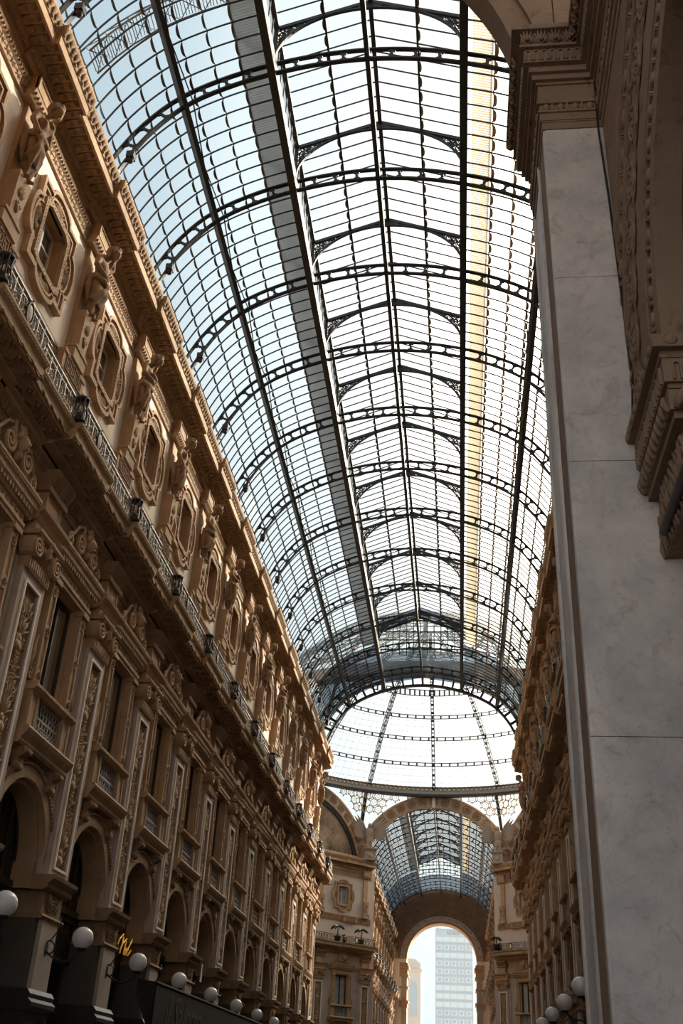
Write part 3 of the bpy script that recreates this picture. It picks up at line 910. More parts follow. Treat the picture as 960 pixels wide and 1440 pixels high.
def kit_shop():
    s = MB()
    s.box(-.62, -.42, -1.62, 1.62, 4.3, 5.3); s.box(-.62, -.30, -1.62, 1.62, 5.14, 5.30); s.box(-.62, -.36, -1.62, 1.62, 4.2, 4.34)
    d = MB(); d.box(-.6, -.5, -1.62, -1.5, 0, 4.3); d.box(-.6, -.5, 1.5, 1.62, 0, 4.3); d.box(-.6, -.5, -.06, .06, 0, 4.3); d.box(-.6, -.5, -1.5, 1.5, 2.9, 3.05)
    fr = MB()
    for k in range(14): fr.box(-.42, -.395, -1.4 + k * .2, -1.4 + k * .2 + .03, 4.90, 5.12)
    g1 = MB().box(-.56, -.54, -1.5, -.06, 0, 4.2); g2 = MB().box(-.56, -.54, .06, 1.5, 0, 4.2)
    bk = MB().box(-1.6, -1.5, -2.0, 2.0, 0, 4.3)
    return [Kit('shop_fascia', s.mesh('shop_fascia', SHOPWOOD)), Kit('shop_frame', d.mesh('shop_frame', SHOPWOOD)), Kit('gilded_fringe', fr.mesh('gilded_fringe', mat('dull_gilding', (.14, .08, .03), .4)), kind='stuff'),
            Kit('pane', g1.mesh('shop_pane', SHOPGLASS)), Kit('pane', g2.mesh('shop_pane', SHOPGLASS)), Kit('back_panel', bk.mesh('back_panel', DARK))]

# ---- carved statue -----------------------------------------------------------
def solid(parts_mb, name, m, voxel=.035, smooth=4):
    me = parts_mb.mesh(name, m)
    o = bpy.data.objects.new(name + '_source', me)
    COL.objects.link(o)
    r = o.modifiers.new('r', 'REMESH'); r.mode = 'VOXEL'; r.voxel_size = voxel
    sm = o.modifiers.new('s', 'SMOOTH'); sm.factor = .5; sm.iterations = smooth
    dg = bpy.context.evaluated_depsgraph_get()
    out = bpy.data.meshes.new_from_object(o.evaluated_get(dg))
    bpy.data.objects.remove(o)
    out.name = name
    out.polygons.foreach_set('use_smooth', [True] * len(out.polygons))
    if not out.materials: out.materials.append(m)
    return out

def statue(var):
    # local: z = 0 at the feet, x = out of the wall
    b = MB()
    E_ = lambda c, r, rot=None: b.ell(c, r, 14, 10, rot=rot)
    T_ = lambda pts, rr: b.tube(pts, rr, 9)
    lean = .06
    E_((.20, 0, 1.16), (.21, .25, .20)); E_((.22, 0, 1.40), (.17, .21, .22)); E_((.25, 0, 1.68), (.18, .26, .24))
    E_((.24, -.22, 1.84), (.12, .13, .12)); E_((.24, .22, 1.84), (.12, .13, .12))
    if var == 1:
        E_((.37, -.11, 1.70), (.09, .10, .10)); E_((.37, .11, 1.70), (.09, .10, .10))
    T_([(.26, 0, 1.85), (.34, .01, 2.02), (.42, .02, 2.10)], [.10, .09, .09])
    # legs and skirt
    for sg in (-1, 1):
        T_([(.20, sg * .12, 1.15), (.30 if sg > 0 else .24, sg * .13, .70), (.22, sg * .09, .25), (.22, sg * .08, .05)], [.17, .13, .09, .06])
        T_([(.22, sg * .09, .05), (.38, sg * .11, .0)], [.06, .045])
    E_((.20, 0, .88), (.22, .27, .28)); E_((.19, 0, .60), (.20, .25, .28)); E_((.17, 0, .38), (.15, .20, .22))
    # arms
    if var == 0:     # crossed over the belly
        T_([(.24, -.27, 1.86), (.28, -.37, 1.52), (.46, -.10, 1.40), (.46, .12, 1.46)], [.10, .085, .07, .05])
        T_([(.24, .27, 1.86), (.28, .38, 1.55), (.50, .12, 1.58), (.48, -.16, 1.62)], [.10, .085, .07, .05])
    elif var == 1:   # one hand to the chest, one holding the cloth
        T_([(.24, -.27, 1.86), (.24, -.40, 1.52), (.40, -.26, 1.18)], [.10, .085, .06])
        T_([(.24, .27, 1.86), (.28, .38, 1.56), (.46, .10, 1.80), (.44, -.02, 1.86)], [.10, .085, .065, .05])
    else:            # raised elbow beside the head
        T_([(.24, .27, 1.86), (.34, .42, 2.02), (.42, .22, 2.26)], [.10, .085, .06])
        T_([(.24, -.27, 1.86), (.26, -.40, 1.50), (.45, -.14, 1.28), (.46, .06, 1.26)], [.10, .085, .07, .05])
    body = solid(b, 'body', STONE2, .03, 5)
    d = MB()
    kn = (.40, -.16, 1.12) if var != 2 else (.40, .16, 1.14)
    d.ell(kn, (.09, .10, .09), 8, 6)
    for k in range(9):
        y = -.30 + k * .075
        z = .28 + .14 * abs(math.sin(k * 1.7)) + (.12 if k in (0, 8) else 0)
        d.tube([kn, (.43, (kn[1] + y) / 2, (kn[2] + z) / 2 + .06), (.36 - .14 * abs(y) / .3, y * 1.1, z)], [.05, .058, .04], 6)
    pts = [(.06, .28, 1.16), (.26, .30, 1.20), (.42, .12, 1.18), (.44, -.10, 1.14), (.28, -.30, 1.18), (.06, -.28, 1.16)]
    d.tube(pts, .075, 7); d.tube([(p[0], p[1], p[2] + .09) for p in pts], .05, 6)
    d.tube([kn, (.44, kn[1] - .06, .8), (.36, kn[1] - .05, .42), (.30, kn[1], .10)], [.06, .07, .06, .02], 6)
    d.tube([(.12, .30, 1.15), (.12, .32, .8), (.14, .25, .35)], [.07, .08, .03], 6); d.tube([(.12, -.30, 1.15), (.12, -.32, .8), (.14, -.25, .35)], [.07, .08, .03], 6)
    dr = solid(d, 'drapery', STONE2, .03, 3)
    h = MB()
    rot = Matrix.Rotation(.35, 3, 'Y')
    h.ell((.50, .03, 2.20), (.14, .125, .175), 12, 9, rot=rot)
    h.ell((.62, .03, 2.16), (.05, .07, .10), 8, 6, rot=rot); h.ell((.655, .03, 2.19), (.03, .025, .045), 6, 5)
    h.ell((.60, .03, 2.08), (.05, .05, .04), 7, 5)
    for sg in (-1, 1): h.ell((.625, .03 + sg * .055, 2.235), (.03, .035, .018), 6, 4)
    hr = MB()
    hr.ell((.45, .03, 2.28), (.20, .19, .18), 12, 8)
    for k in range(11):
        a = -PI * .62 + k * PI * 1.24 / 10
        hr.ell((.47 + .13 * cos(a) * .4, .03 + .17 * sin(a), 2.24 + .12 * cos(a)), (.10, .06, .075), 7, 5)
    if var != 1:
        for sg in (-1, 1): hr.tube([(.42, .03 + sg * .15, 2.22), (.40, .03 + sg * .18, 2.02), (.32, sg * .22, 1.88)], [.07, .06, .04], 6)
    hr.ell((.58, .03, 2.36), (.10, .14, .06), 8, 5)
    return [Kit('body', body), Kit('drapery', dr), Kit('head', solid(h, 'head', STONE2, .02, 2)), Kit('hair', solid(hr, 'hair', STONE2, .025, 2))]

def kit_lamp(ex=0.0):
    g = MB(); g.lathe([(.01, -.235)] + [(.235 * cos(t), .235 * sin(t)) for t in [(-80 + 10 * i) * PI / 180 for i in range(17)]] + [(.01, .235)], (0, 0, 0), 24)
    b = MB()
    b.tube([(-.80, 0, -.30), (-.62, 0, -.42), (-.35, 0, -.50), (-.08, 0, -.40), (0, 0, -.24)], .024, 6)
    b.tube([(-.80 + .05 + .14 * cos(t), 0, -.22 + .14 * sin(t)) for t in [-PI / 2 + i * .45 for i in range(11)]], .02, 5)
    b.tube([(-.75, 0, -.1), (-.60, 0, .12), (-.55, 0, .30), (-.62, 0, .42)], .015, 5)
    if ex: b.v = [(x - ex if x < -.45 else x - ex * max(0, -x) / .45, y, z) for x, y, z in b.v]
    m = MB(); m.prism([(.09 * cos(2 * PI * k / 10), -.25 + .16 * sin(2 * PI * k / 10)) for k in range(10)], -.86 - ex, -.79 - ex)
    c = MB(); c.lathe([(.05, -.27), (.10, -.25), (.12, -.19), (.09, -.18)], (0, 0, 0), 12)
    return [Kit('globe', g.mesh('globe', GLOBE)), Kit('bracket_arm', b.mesh('bracket_arm', IRON2)), Kit('wall_mount', m.mesh('wall_mount', IRON2)), Kit('globe_collar', c.mesh('globe_collar', IRON2))]

K_PIL, K_PIER, K_BAL, K_COR, K_FRI, K_FRET, K_HERM = kit_pilaster(), kit_pier(), kit_balcony(), kit_cornice(), kit_frieze(), kit_fret(), kit_herm()
K_RAIL, K_Q, K_T, K_A, K_S = kit_railing(), kit_quatrefoil(), kit_tall(), kit_arch(), kit_shop()
K_RAILD = kit_railing(BAY, IRON2)
K_ST = [statue(0), statue(1), statue(2)]
K_LAMP = kit_lamp(); K_LAMP2 = kit_lamp(.5)

STRING = [(.1, 12.18), (.26, 12.18), (.30, 12.24), (.30, 12.32), (.36, 12.40), (.36, 12.46), (.1, 12.46)]
WINCOUNT = [0]
def thing_at(name, base, M, y, label, cat=None, group=None, kind=None, dx=0, dz=0):
    o = bpy.data.objects.new(name, None)
    COL.objects.link(o)
    p = M @ Vector((dx, y, dz))
    o.location = p
    o.rotation_euler = (0, 0, M.to_euler().z)
    o.empty_display_size = .2
    o['label'] = label
    if cat: o['category'] = cat
    if group: o['group'] = group
    if kind: o['kind'] = kind
    return o

def facade(wname, label, origin, rz, L0, L1, pils, wins, side, lamps=(), statues=True, low=True, rail_name=None, rosettes=True, bay=BAY, segs=None, count_from='the entrance', ranks=None, lamp_ex=0.0):
    """pils / wins: positions along the wall; segs: centres of the moulding lengths (one per pilaster)"""
    M = Matrix.Translation(origin) @ Matrix.Rotation(rz, 4, 'Z')
    wm_, wl_ = wall_mesh(wname, L0, L1, wins, OSTUCCO if 'octagon' in wname else None)
    w = bpy.data.objects.new(wname, wm_)
    COL.objects.link(w)
    new('first_floor_wall', wl_, w)
    w.location = origin; w.rotation_euler = (0, 0, rz)
    w['kind'] = 'structure'; w['label'] = label
    segs = segs if segs is not None else pils
    for y in segs:
        sc_ = (1, bay / BAY, 1)
        K_COR.put(w, (0, y, 0), scale=sc_); K_FRI.put(w, (0, y, 0), scale=sc_); K_FRET.put(w, (0, y, 0), scale=sc_)
        b = K_BAL.put(w, (0, y, 0), scale=sc_)
        if rosettes:
            for k in range(9):
                yy = -2.0 + k * .5
                new('soffit_rosette', K_BAL.ros, b, (.88 + (.14 if abs(yy) < 1.2 else 0), yy, 13.975))
    st = MB(); st.extr(STRING, L0, L1)
    new('string_course', st.mesh('string_course', STONE), w)
    for i, y in enumerate(pils):
        K_PIL.put(w, (0, y, 0)); K_PIER.put(w, (0, y, 0)); K_HERM.put(w, (0, y, 0))
    rk = lambda i: ORD[i]
    pils_r = list(enumerate(pils)); wins_r = list(enumerate(wins))
    for i, y in wins_r:
        r = rk(i)
        for kit, nm, lb in ((K_Q, 'window', f'quatrefoil stone-framed upper window, {r} from {count_from} on {side}'),
                            (K_T, 'window', f'tall window with crest and iron balconet, {r} from {count_from} on {side}'),
                            (K_A, 'window', f'dark arched mezzanine window, {r} from {count_from} on {side}'),
                            (K_S, 'door', f'dark glazed shopfront under the arch, {r} from {count_from} on {side}')):
            WINCOUNT[0] += 1
            o = thing_at(f'{nm}_{WINCOUNT[0]}', None, M, y, lb, kind='structure')
            for k in kit: k.put(o)
    if statues:
        for i, y in pils_r:
            v = i % 3
            pose = ('arms crossed', 'hand on chest', 'one elbow raised')[v]
            o = thing_at('statue', None, M, y, f'draped stone herm statue, {pose}, {rk(i)} from {count_from} on {side}', 'statue', f'herm statues along {side}', dx=.16, dz=18.52)
            for k in K_ST[v]: k.put(o)
    for i in lamps:
        y = pils[i]
        o = thing_at('globe_lamp', None, M, y, f'white globe wall lamp on the {rk(i)} pier from {count_from} of {side}', 'lamp', f'globe lamps along {side}', dx=1.24 + lamp_ex, dz=4.42 - lamp_ex * .3)
        for k in (K_LAMP2 if lamp_ex else K_LAMP): k.put(o)
    if rail_name:
        o = thing_at('balcony_railing', None, M, 0, f'dark scrolled iron railing along the balcony of {side}', 'railing')
        for y in segs:
            for k in (K_RAILD if 'octagon' in wname else K_RAIL): k.put(o, (0, y, 0), scale=(1, bay / BAY, 1))
    return w

HX = 7.15
Y0 = 19.07
# long facade facing the camera's left, bays -2 .. 11
pl = [(i - 0) * BAY for i in range(-2, 12)]
wl = [p + BAY / 2 for p in pl[:-1]]
facade('wall_left', 'ornate tan and cream facade with statues, lit side of the near arcade', (-HX, Y0, 0), 0, -10.2, 51.9, pl, wl, 'the long lit facade', lamps=range(2, 14), rail_name=1)
# shaded facade behind the marble pier
pr = [-(i * BAY) for i in range(2, 12)]
wr = [p - BAY / 2 for p in pr[:-1]] 
facade('wall_right', 'shaded brown facade behind the marble pier', (HX, Y0, 0), PI, -51.9, 10.2, pr, wr, 'the shaded facade', lamps=range(0, 7), lamp_ex=.5, rail_name=1, rosettes=False, count_from='the marble pier')
# far arcade
pf = [2.4 + BAY * k for k in range(11)]
wf = [p + BAY / 2 for p in pf[:-1]]
facade('wall_far_left', 'far arcade facade beyond the dome, sunlit end', (-HX, 107, 0), 0, 0, 50, pf, wf, 'the far lit arcade', statues=True, rosettes=False, rail_name=1, count_from='the dome')
facade('wall_far_right', 'far arcade facade beyond the dome, shaded side', (HX, 107, 0), PI, -50, 0, [-p for p in pf], [-p for p in wf], 'the far shaded arcade', statues=True, rosettes=False, rail_name=1, count_from='the dome')
# diagonal walls of the octagon
DL = math.hypot(10.85, 10.85)
facade('wall_octagon_left', 'octagon corner wall under the painted lunette, lit side', (-17.36, 95.51, 0), -PI / 4, -.6, DL + .8, [.4, 6.0, 9.3, 14.9], [3.2, 12.1], 'the octagon wall below the lit lunette', statues=False, rosettes=False, rail_name=1, bay=5.35, segs=[2.3, 7.65, 13.0], count_from='the side arm')
facade('wall_octagon_right', 'octagon corner wall under the painted lunette, shaded side', (17.36, 95.51, 0), PI + PI / 4, -DL - .8, .6, [-.4, -6.0, -9.3, -14.9], [-3.2, -12.1], 'the octagon wall below the shaded lunette', statues=False, rosettes=False, rail_name=1, bay=5.35, segs=[-2.3, -7.65, -13.0], count_from='the side arm')

# ================================================================== glass vault
KEY = [(-7.12, 22.7), (-7.05, 23.25), (-6.82, 24.10), (-6.20, 25.40), (-5.28, 26.54), (-4.1, 27.28), (-2.79, 27.78), (-1.4, 28.10), (0, 28.21)]
KEY = KEY + [(-x, z) for x, z in KEY[-2::-1]]
def catmull(P, n):
    out = []
    for i in range(1, len(P) - 2):
        p0, p1, p2, p3 = P[i - 1], P[i], P[i + 1], P[i + 2]
        for k in range(n):
            t = k / n
            out.append(tuple(.5 * ((2 * p1[d]) + (-p0[d] + p2[d]) * t + (2 * p0[d] - 5 * p1[d] + 4 * p2[d] - p3[d]) * t * t + (-p0[d] + 3 * p1[d] - 3 * p2[d] + p3[d]) * t ** 3) for d in (0, 1)))
    out.append(P[-2])
    return out
VP = catmull(KEY, 12)
VS = [0.0]
for a, b in zip(VP, VP[1:]): VS.append(VS[-1] + math.hypot(b[0] - a[0], b[1] - a[1]))
VH = VS[-1] / 2
def vault(s, off=0.0):
    """point on the vault section at arc length s from the crown, moved outward by off; also the tangent"""
    t = s + VH
    i = 0
    lo, hi = 0, len(VS) - 2
    while lo < hi:
        mid = (lo + hi + 1) // 2
        if VS[mid] <= t: lo = mid
        else: hi = mid - 1
    i = lo
    a, b = VP[i], VP[i + 1]
    L = VS[i + 1] - VS[i]
    f = (t - VS[i]) / L
    tx, tz = (b[0] - a[0]) / L, (b[1] - a[1]) / L
    # smooth the tangent with its neighbours
    j0, j1 = max(0, i - 1), min(len(VP) - 1, i + 2)
    tx, tz = VP[j1][0] - VP[j0][0], VP[j1][1] - VP[j0][1]
    l = math.hypot(tx, tz); tx /= l; tz /= l
    return a[0] + (b[0] - a[0]) * f - tz * off, a[1] + (b[1] - a[1]) * f + tx * off, tx, tz
def s_at_x(x):
    lo, hi = 0.0, VH - .01
    for _ in range(40):
        m = (lo + hi) / 2
        if vault(m)[0] < x: lo = m
        else: hi = m
    return lo
S_LAN, S_MID = s_at_x(2.79), s_at_x(5.28)
S_END = VH - .03

def chord(off, w, h, s0=-S_END, s1=S_END, n=52):
    m = MB()
    vs = []
    for i in range(n + 1):
        s = s0 + (s1 - s0) * i / n
        for o in (off - h / 2, off + h / 2):
            x, z, _, _ = vault(s, o)
            vs += [(x, -w / 2, z), (x, w / 2, z)]
    fs = []
    for i in range(n):
        a, b = i * 4, i * 4 + 4
        fs += [(a, a + 1, b + 1, b), (a + 2, b + 2, b + 3, a + 3), (a, b, b + 2, a + 2), (a + 1, a + 3, b + 3, b + 1)]
    fs += [(0, 2, 3, 1), (n * 4, n * 4 + 1, n * 4 + 3, n * 4 + 2)]
    return m.add(vs, fs)

POST = [(-.22, 0), (.22, 0), (.19, .045), (.11, .06), (.09, .10), (.04, .13), (.03, .18), (.055, .21), (.03, .24), (.04, .29), (.09, .32), (.11, .36), (.19, .375), (.22, .42),
        (-.22, .42), (-.19, .375), (-.11, .36), (-.09, .32), (-.04, .29), (-.03, .24), (-.055, .21), (-.03, .18), (-.04, .13), (-.09, .10), (-.11, .06), (-.19, .045)]
low_me = chord(.03, .13, .06).mesh('rib_lower_chord', IRON)
upp_me = chord(.45, .13, .06).mesh('rib_upper_chord', IRON)
post_me = MB().prism([(x, z + .03) for x, z in POST], -.03, .03, 'y').mesh('post', IRON)
allposts = MB()
NPOST = 23
for k in range(NPOST):
    s = (k - (NPOST - 1) / 2) * .70
    x, z, tx, tz = vault(s)
    vs = []
    for yy in (-.03, .03):
        for px, pz in POST: vs.append((x + px * tx - (pz + .03) * tz, yy, z + px * tz + (pz + .03) * tx))
    n = len(POST)
    allposts.add(vs, [(i, (i + 1) % n, n + (i + 1) % n, n + i) for i in range(n)] + [tuple(range(n - 1, -1, -1)), tuple(range(n, 2 * n))])
allpost_me = allposts.mesh('posts', IRON)
foot_me = MB()
for sg in (-1, 1):
    x, z, tx, tz = vault(sg * (S_END - 1.35))
    foot_me.box(x - .11, x + .11, -.12, .12, z - .14, z + .08)
    foot_me.lathe([(.03, z - .30), (.08, z - .26), (.11, z - .14)], (x, 0, 0), 8)
foot_me = foot_me.mesh('rib_shoe', IRON)

def rib(parent, y, full):
    o = new('rib', low_me, parent, (0, y, 0))
    new('upper_chord', upp_me, o); new('rib_shoe', foot_me, o)
    if full:
        for k in range(NPOST):
            s = (k - (NPOST - 1) / 2) * .70
            x, z, tx, tz = vault(s)
            p = new('post', post_me, o, (x, 0, z))
            p.rotation_euler = (0, -math.atan2(tz, tx), 0)
    else:
        new('posts', allpost_me, o, kind='stuff')

EAVE_X, EAVE_Z, RIDGE_Z = 2.84, 29.92, 31.0
def lantern_truss():
    t = MB()
    for sg in (-1, 1):
        t.beam((sg * EAVE_X, 0, EAVE_Z), (0, 0, RIDGE_Z), .10, .13)
        t.box(sg * EAVE_X - .07, sg * EAVE_X + .07, -.07, .07, 27.9, EAVE_Z + .05)
        a = [(sg * EAVE_X * cos(PI / 2 * k / 16), 28.4 + 2.30 * sin(PI / 2 * k / 16)) for k in range(17)]
        for p, q in zip(a, a[1:]): t.beam((p[0], 0, p[1]), (q[0], 0, q[1]), .08, .06)
    t.prism([(-.42, RIDGE_Z - .18), (0, RIDGE_Z + .06), (.42, RIDGE_Z - .18), (.30, RIDGE_Z - .34), (0, RIDGE_Z - .28), (-.30, RIDGE_Z - .34)], -.04, .04, 'y')
    f = MB()
    rnd = random.Random(4)
    for sg in (-1, 1):
        for k in range(54):
            x = EAVE_X - .04 - rnd.random() ** 1.3 * 1.15
            lo = 28.4 + 2.3 * math.sqrt(max(0, 1 - (x / EAVE_X) ** 2))
            hi = EAVE_Z + (EAVE_X - x) / EAVE_X * (RIDGE_Z - EAVE_Z)
            if hi - lo < .10: continue
            z = lo + (hi - lo) * (.15 + .7 * rnd.random())
            r = min(.11, (hi - lo) * .32) * (.6 + .4 * rnd.random())
            f.tube([(sg * x + r * cos(a), 0, z + r * sin(a)) for a in [i * 1.05 for i in range(6)]], .016, 4, True)
        f.tube([(sg * (EAVE_X - .02), 0, 28.9), (sg * (EAVE_X - .28), 0, 29.6), (sg * (EAVE_X - .9), 0, 30.1)], .02, 4)
    return t.mesh('lantern_truss', IRON), f.mesh('spandrel_tracery', IRON)
truss_me, trac_me = lantern_truss()

def bars_mesh(sg):
    m = chord(.50, .028, .048, S_LAN, S_END, 26)
    m.v = [(sg * x, y, z) for x, y, z in m.v]
    return m
def lbar_mesh(sg):
    m = MB()
    m.beam((sg * EAVE_X, 0, EAVE_Z + .06), (0, 0, RIDGE_Z + .08), .028, .045)
    m.box(sg * (EAVE_X + .02) - .02, sg * (EAVE_X + .02) + .02, -.018, .018, 28.0, EAVE_Z)
    return m
DARKGLASS = glassmat('reflection_tinted_glass', (0.15, 0.20, 0.26), 0.8, 0.03, 0.06, (.4, .45, .5))  # roof glass tinted dark to imitate reflections at the vault ends

def pane_geo(y0, y1, s0, s1, sg):
    """one sheet of roof glass, its lower edge scalloped and lapped over the sheet below"""
    pts = []
    ym, hw = (y0 + y1) / 2, (y1 - y0) / 2
    rows = [(s0, .515), ((s0 + s1) / 2, .53), (s1, .545)]
    vs = []
    for s, o in rows:
        x, z, _, _ = vault(s, o)
        vs += [(sg * x, y0, z), (sg * x, ym, z), (sg * x, y1, z)]
    e = []
    for k in range(5):
        u = -1 + k * .5
        x, z, _, _ = vault(min(s1 + .075 * math.sqrt(max(0, 1 - u * u)) ** .8 + .005, VH - .005), .55)
        e.append((sg * x, ym + hw * u, z))
    base = len(vs)
    vs += e
    fs = [(0, 1, 4, 3), (1, 2, 5, 4), (3, 4, 7, 6), (4, 5, 8, 7), (6, 7, base + 2, base + 1, base), (7, 8, base + 4, base + 3, base + 2)]
    return vs, fs
def lap_geo(y0, y1, s1, sg):
    wd_ = .13 if sg > 0 else .09
    ym, hw = (y0 + y1) / 2, (y1 - y0) / 2
    vs = []
    for k in range(7):
        u = -1 + k / 3
        b = math.sqrt(max(0, 1 - u * u)) ** .8
        for s, o in ((min(s1 + wd_ * b - .005, VH - .004), .505), (min(s1 + .03 * b - .02, VH - .006), .50)):
            x, z, _, _ = vault(s, o)
            vs.append((sg * x, ym + hw * u, z))
    return vs, [(2 * k, 2 * k + 1, 2 * k + 3, 2 * k + 2) for k in range(6)]
LAPS = []
s = S_LAN + .05
while s < S_END - .2:
    LAPS.append((s, min(s + .735, S_END))); s += .735

def project(p):
    d = Vector(p) - CAM
    z = d.dot(W_)
    if z < .1: return None
    return 480 + FPX * d.dot(R_) / z, 720 - FPX * d.dot(U_) / z, z

def build_vault(name, label, ribs, y_a, y_b, lan_a, lan_b, dark_from, npanes, full):
    C = bpy.data.objects.new(name, None)
    COL.objects.link(C)
    C['kind'] = 'structure'; C['label'] = label
    for y in ribs: rib(C, y, full)
    for sg in (-1, 1):
        x, z, _, _ = vault(sg * S_LAN, .12)
        m = MB(); m.box(x - .12, x + .12, y_a, y_b, z - .18, z + .30); new('purlin', m.mesh('lantern_purlin', IRON), C)
        x, z, tx, tz = vault(sg * S_MID, .12)
        m = MB(); m.beam((x, y_a, z), (x, y_b, z), .15, .30, (-tz, 0, tx)); new('purlin', m.mesh('mid_purlin', IRON), C)
        x2, z2, _, _ = vault(sg * (S_MID - .28), .05)
        m = MB()
        for yy in ribs[:-1]:
            m.tube([(x2, yy, z2), ((x + x2) / 2, yy + 2.25, (z + z2) / 2 - .12), (x2, yy + BAY, z2)], .022, 5)
        new('tie_rods', m.mesh('tie_rods', IRON), C, kind='stuff')
    m = MB(); m.box(-.07, .07, y_a, y_b, 28.18, 28.46); new('purlin', m.mesh('crown_purlin', IRON), C)
    # lantern
    for y in ribs:
        if lan_a <= y <= lan_b:
            t = new('lantern_truss', truss_me, C, (0, y, 0)); new('spandrel_tracery', trac_me, t)
    m = MB(); m.box(-.07, .07, lan_a, lan_b, RIDGE_Z - .08, RIDGE_Z + .12); new('ridge_beam', m.mesh('ridge_beam', IRON), C)
    for sg in (-1, 1):
        m = MB(); m.box(sg * EAVE_X - .08, sg * EAVE_X + .08, lan_a, lan_b, EAVE_Z - .08, EAVE_Z + .08); new('eave_beam', m.mesh('eave_beam', IRON), C)
        m = MB(); m.box(sg * EAVE_X / 2 - .035, sg * EAVE_X / 2 + .035, lan_a, lan_b, (EAVE_Z + RIDGE_Z) / 2 + .02, (EAVE_Z + RIDGE_Z) / 2 + .09); new('roof_purlin', m.mesh('roof_purlin', IRON), C)
    # glazing bars
    nb = int(round((y_b - y_a) / .5625))
    st = (y_b - y_a) / nb
    ys = [y_a + st * k for k in range(nb + 1)]
    meshes = [(bars_mesh(sg), False) for sg in (-1, 1)] + [(lbar_mesh(sg), True) for sg in (-1, 1)]
    rest = MB(); cnt = 0
    for mb_, lan in meshes:
        me = mb_.mesh('glazing_bar', IRON)
        for y in ys:
            if lan and not (lan_a - .01 <= y <= lan_b + .01): continue
            if full and cnt < 296 and y < y_a + 33:
                new('glazing_bar', me, C, (0, y, 0)); cnt += 1
            else: rest.merge(mb_, 0, y, 0)
    new('glazing_bars', rest.mesh('glazing_bars', IRON), C, kind='stuff')
    # panes
    P = []
    laps = {-1: MB(), 1: MB()}
    for ya, yb in zip(ys, ys[1:]):
        for sg in (-1, 1):
            for s0, s1 in LAPS:
                P.append((pane_geo(ya + .01, yb - .01, s0, s1, sg), (ya + yb) / 2))
                v, f = lap_geo(ya + .018, yb - .018, s1, sg); laps[sg].add(v, f)
            ym = (ya + yb) / 2
            if lan_a <= ym <= lan_b:
                e = (sg * EAVE_X, EAVE_Z + .10); r = (0, RIDGE_Z + .13)
                for k in range(2):
                    a = [e[i] + (r[i] - e[i]) * k / 2 for i in (0, 1)]; b = [e[i] + (r[i] - e[i]) * (k + 1) / 2 for i in (0, 1)]
                    P.append((([(a[0], ya + .01, a[1] + .02 * k), (a[0], yb - .01, a[1] + .02 * k), (b[0], yb - .01, b[1] - .01), (b[0], ya + .01, b[1] - .01)], [(0, 1, 2, 3)]), ym))
                    if k == 1:
                        lv = []
                        for q in range(7):
                            u = -1 + q / 3; w_ = math.sqrt(max(0, 1 - u * u)) ** .8
                            for d_ in (-.02 + .05 * w_, -.03 + .13 * w_):
                                lv.append((a[0] + sg * d_, ym + (yb - ya) * .46 * u, a[1] - .02 - d_ * .37))
                        laps[sg].add(lv, [(2 * q, 2 * q + 1, 2 * q + 3, 2 * q + 2) for q in range(6)])
                xw = sg * (EAVE_X + .045)
                for z0, z1 in ((28.05, 29.0), (29.02, EAVE_Z - .02)):
                    P.append((([(xw, ya + .01, z0), (xw, yb - .01, z0), (xw, yb - .01, z1), (xw, ya + .01, z1)], [(0, 1, 2, 3)]), ym))
            else:
                P.append((([(0, ya + .01, 28.75), (0, yb - .01, 28.75), (sg * vault(S_LAN, .5)[0], yb - .01, vault(S_LAN, .5)[1]), (sg * vault(S_LAN, .5)[0], ya + .01, vault(S_LAN, .5)[1])], [(0, 1, 2, 3)]), ym))
    def size(q):
        (v, f), ym = q
        pr = [project(p) for p in (v[0], v[1], v[2], v[-1])]
        if any(p is None for p in pr): return 0
        cx = sum(p[0] for p in pr) / 4; cy = sum(p[1] for p in pr) / 4
        if not (0 < cx < 960 and 0 < cy < 1440): return 0
        a, b, c = pr[0], pr[1], pr[-1]
        return abs((b[0] - a[0]) * (c[1] - a[1]) - (b[1] - a[1]) * (c[0] - a[0]))
    if npanes: P.sort(key=size, reverse=True)
    clear, dark = MB(), MB()
    for i, ((v, f), ym) in enumerate(P):
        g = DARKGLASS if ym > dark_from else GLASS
        if i < npanes:
            me = bpy.data.meshes.new('pane'); me.from_pydata(v, [], f); me.materials.append(g)
            me.polygons.foreach_set('use_smooth', [True] * len(f))
            new('pane', me, C)
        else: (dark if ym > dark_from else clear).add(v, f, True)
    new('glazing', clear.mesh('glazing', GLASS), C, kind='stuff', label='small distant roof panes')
    if dark.v: new('end_glazing', dark.mesh('end_glazing', DARKGLASS), C, kind='stuff', label='end panes tinted slate blue for reflections')
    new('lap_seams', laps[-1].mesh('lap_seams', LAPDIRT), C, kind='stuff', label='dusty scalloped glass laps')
    new('lap_seams', laps[1].mesh('lap_seams', LAPSUN), C, kind='stuff', label='scalloped glass laps, tan as if sunlit')
    # glazed gable closing the lantern
    g = MB()
    y = lan_b
    for x in range(-6, 7):
        xx = x * EAVE_X / 6
        zt = RIDGE_Z - abs(xx) / EAVE_X * (RIDGE_Z - EAVE_Z)
        g.box(xx - .03, xx + .03, y - .03, y + .03, 28.2, zt)
    for z in (28.6, 29.3, 29.92): g.box(-EAVE_X, EAVE_X, y - .03, y + .03, z - .03, z + .03)
    for sg in (-1, 1): g.beam((sg * EAVE_X, y, EAVE_Z), (0, y, RIDGE_Z), .12, .15)
    gm = new('gable_frame', g.mesh('gable_frame', IRON), C)
    m = MB().prism([(-EAVE_X, 28.2), (EAVE_X, 28.2), (EAVE_X, EAVE_Z), (0, RIDGE_Z), (-EAVE_X, EAVE_Z)], y + .04, y + .05, 'y')
    new('gable_pane', m.mesh('gable_pane', GLASS), gm)
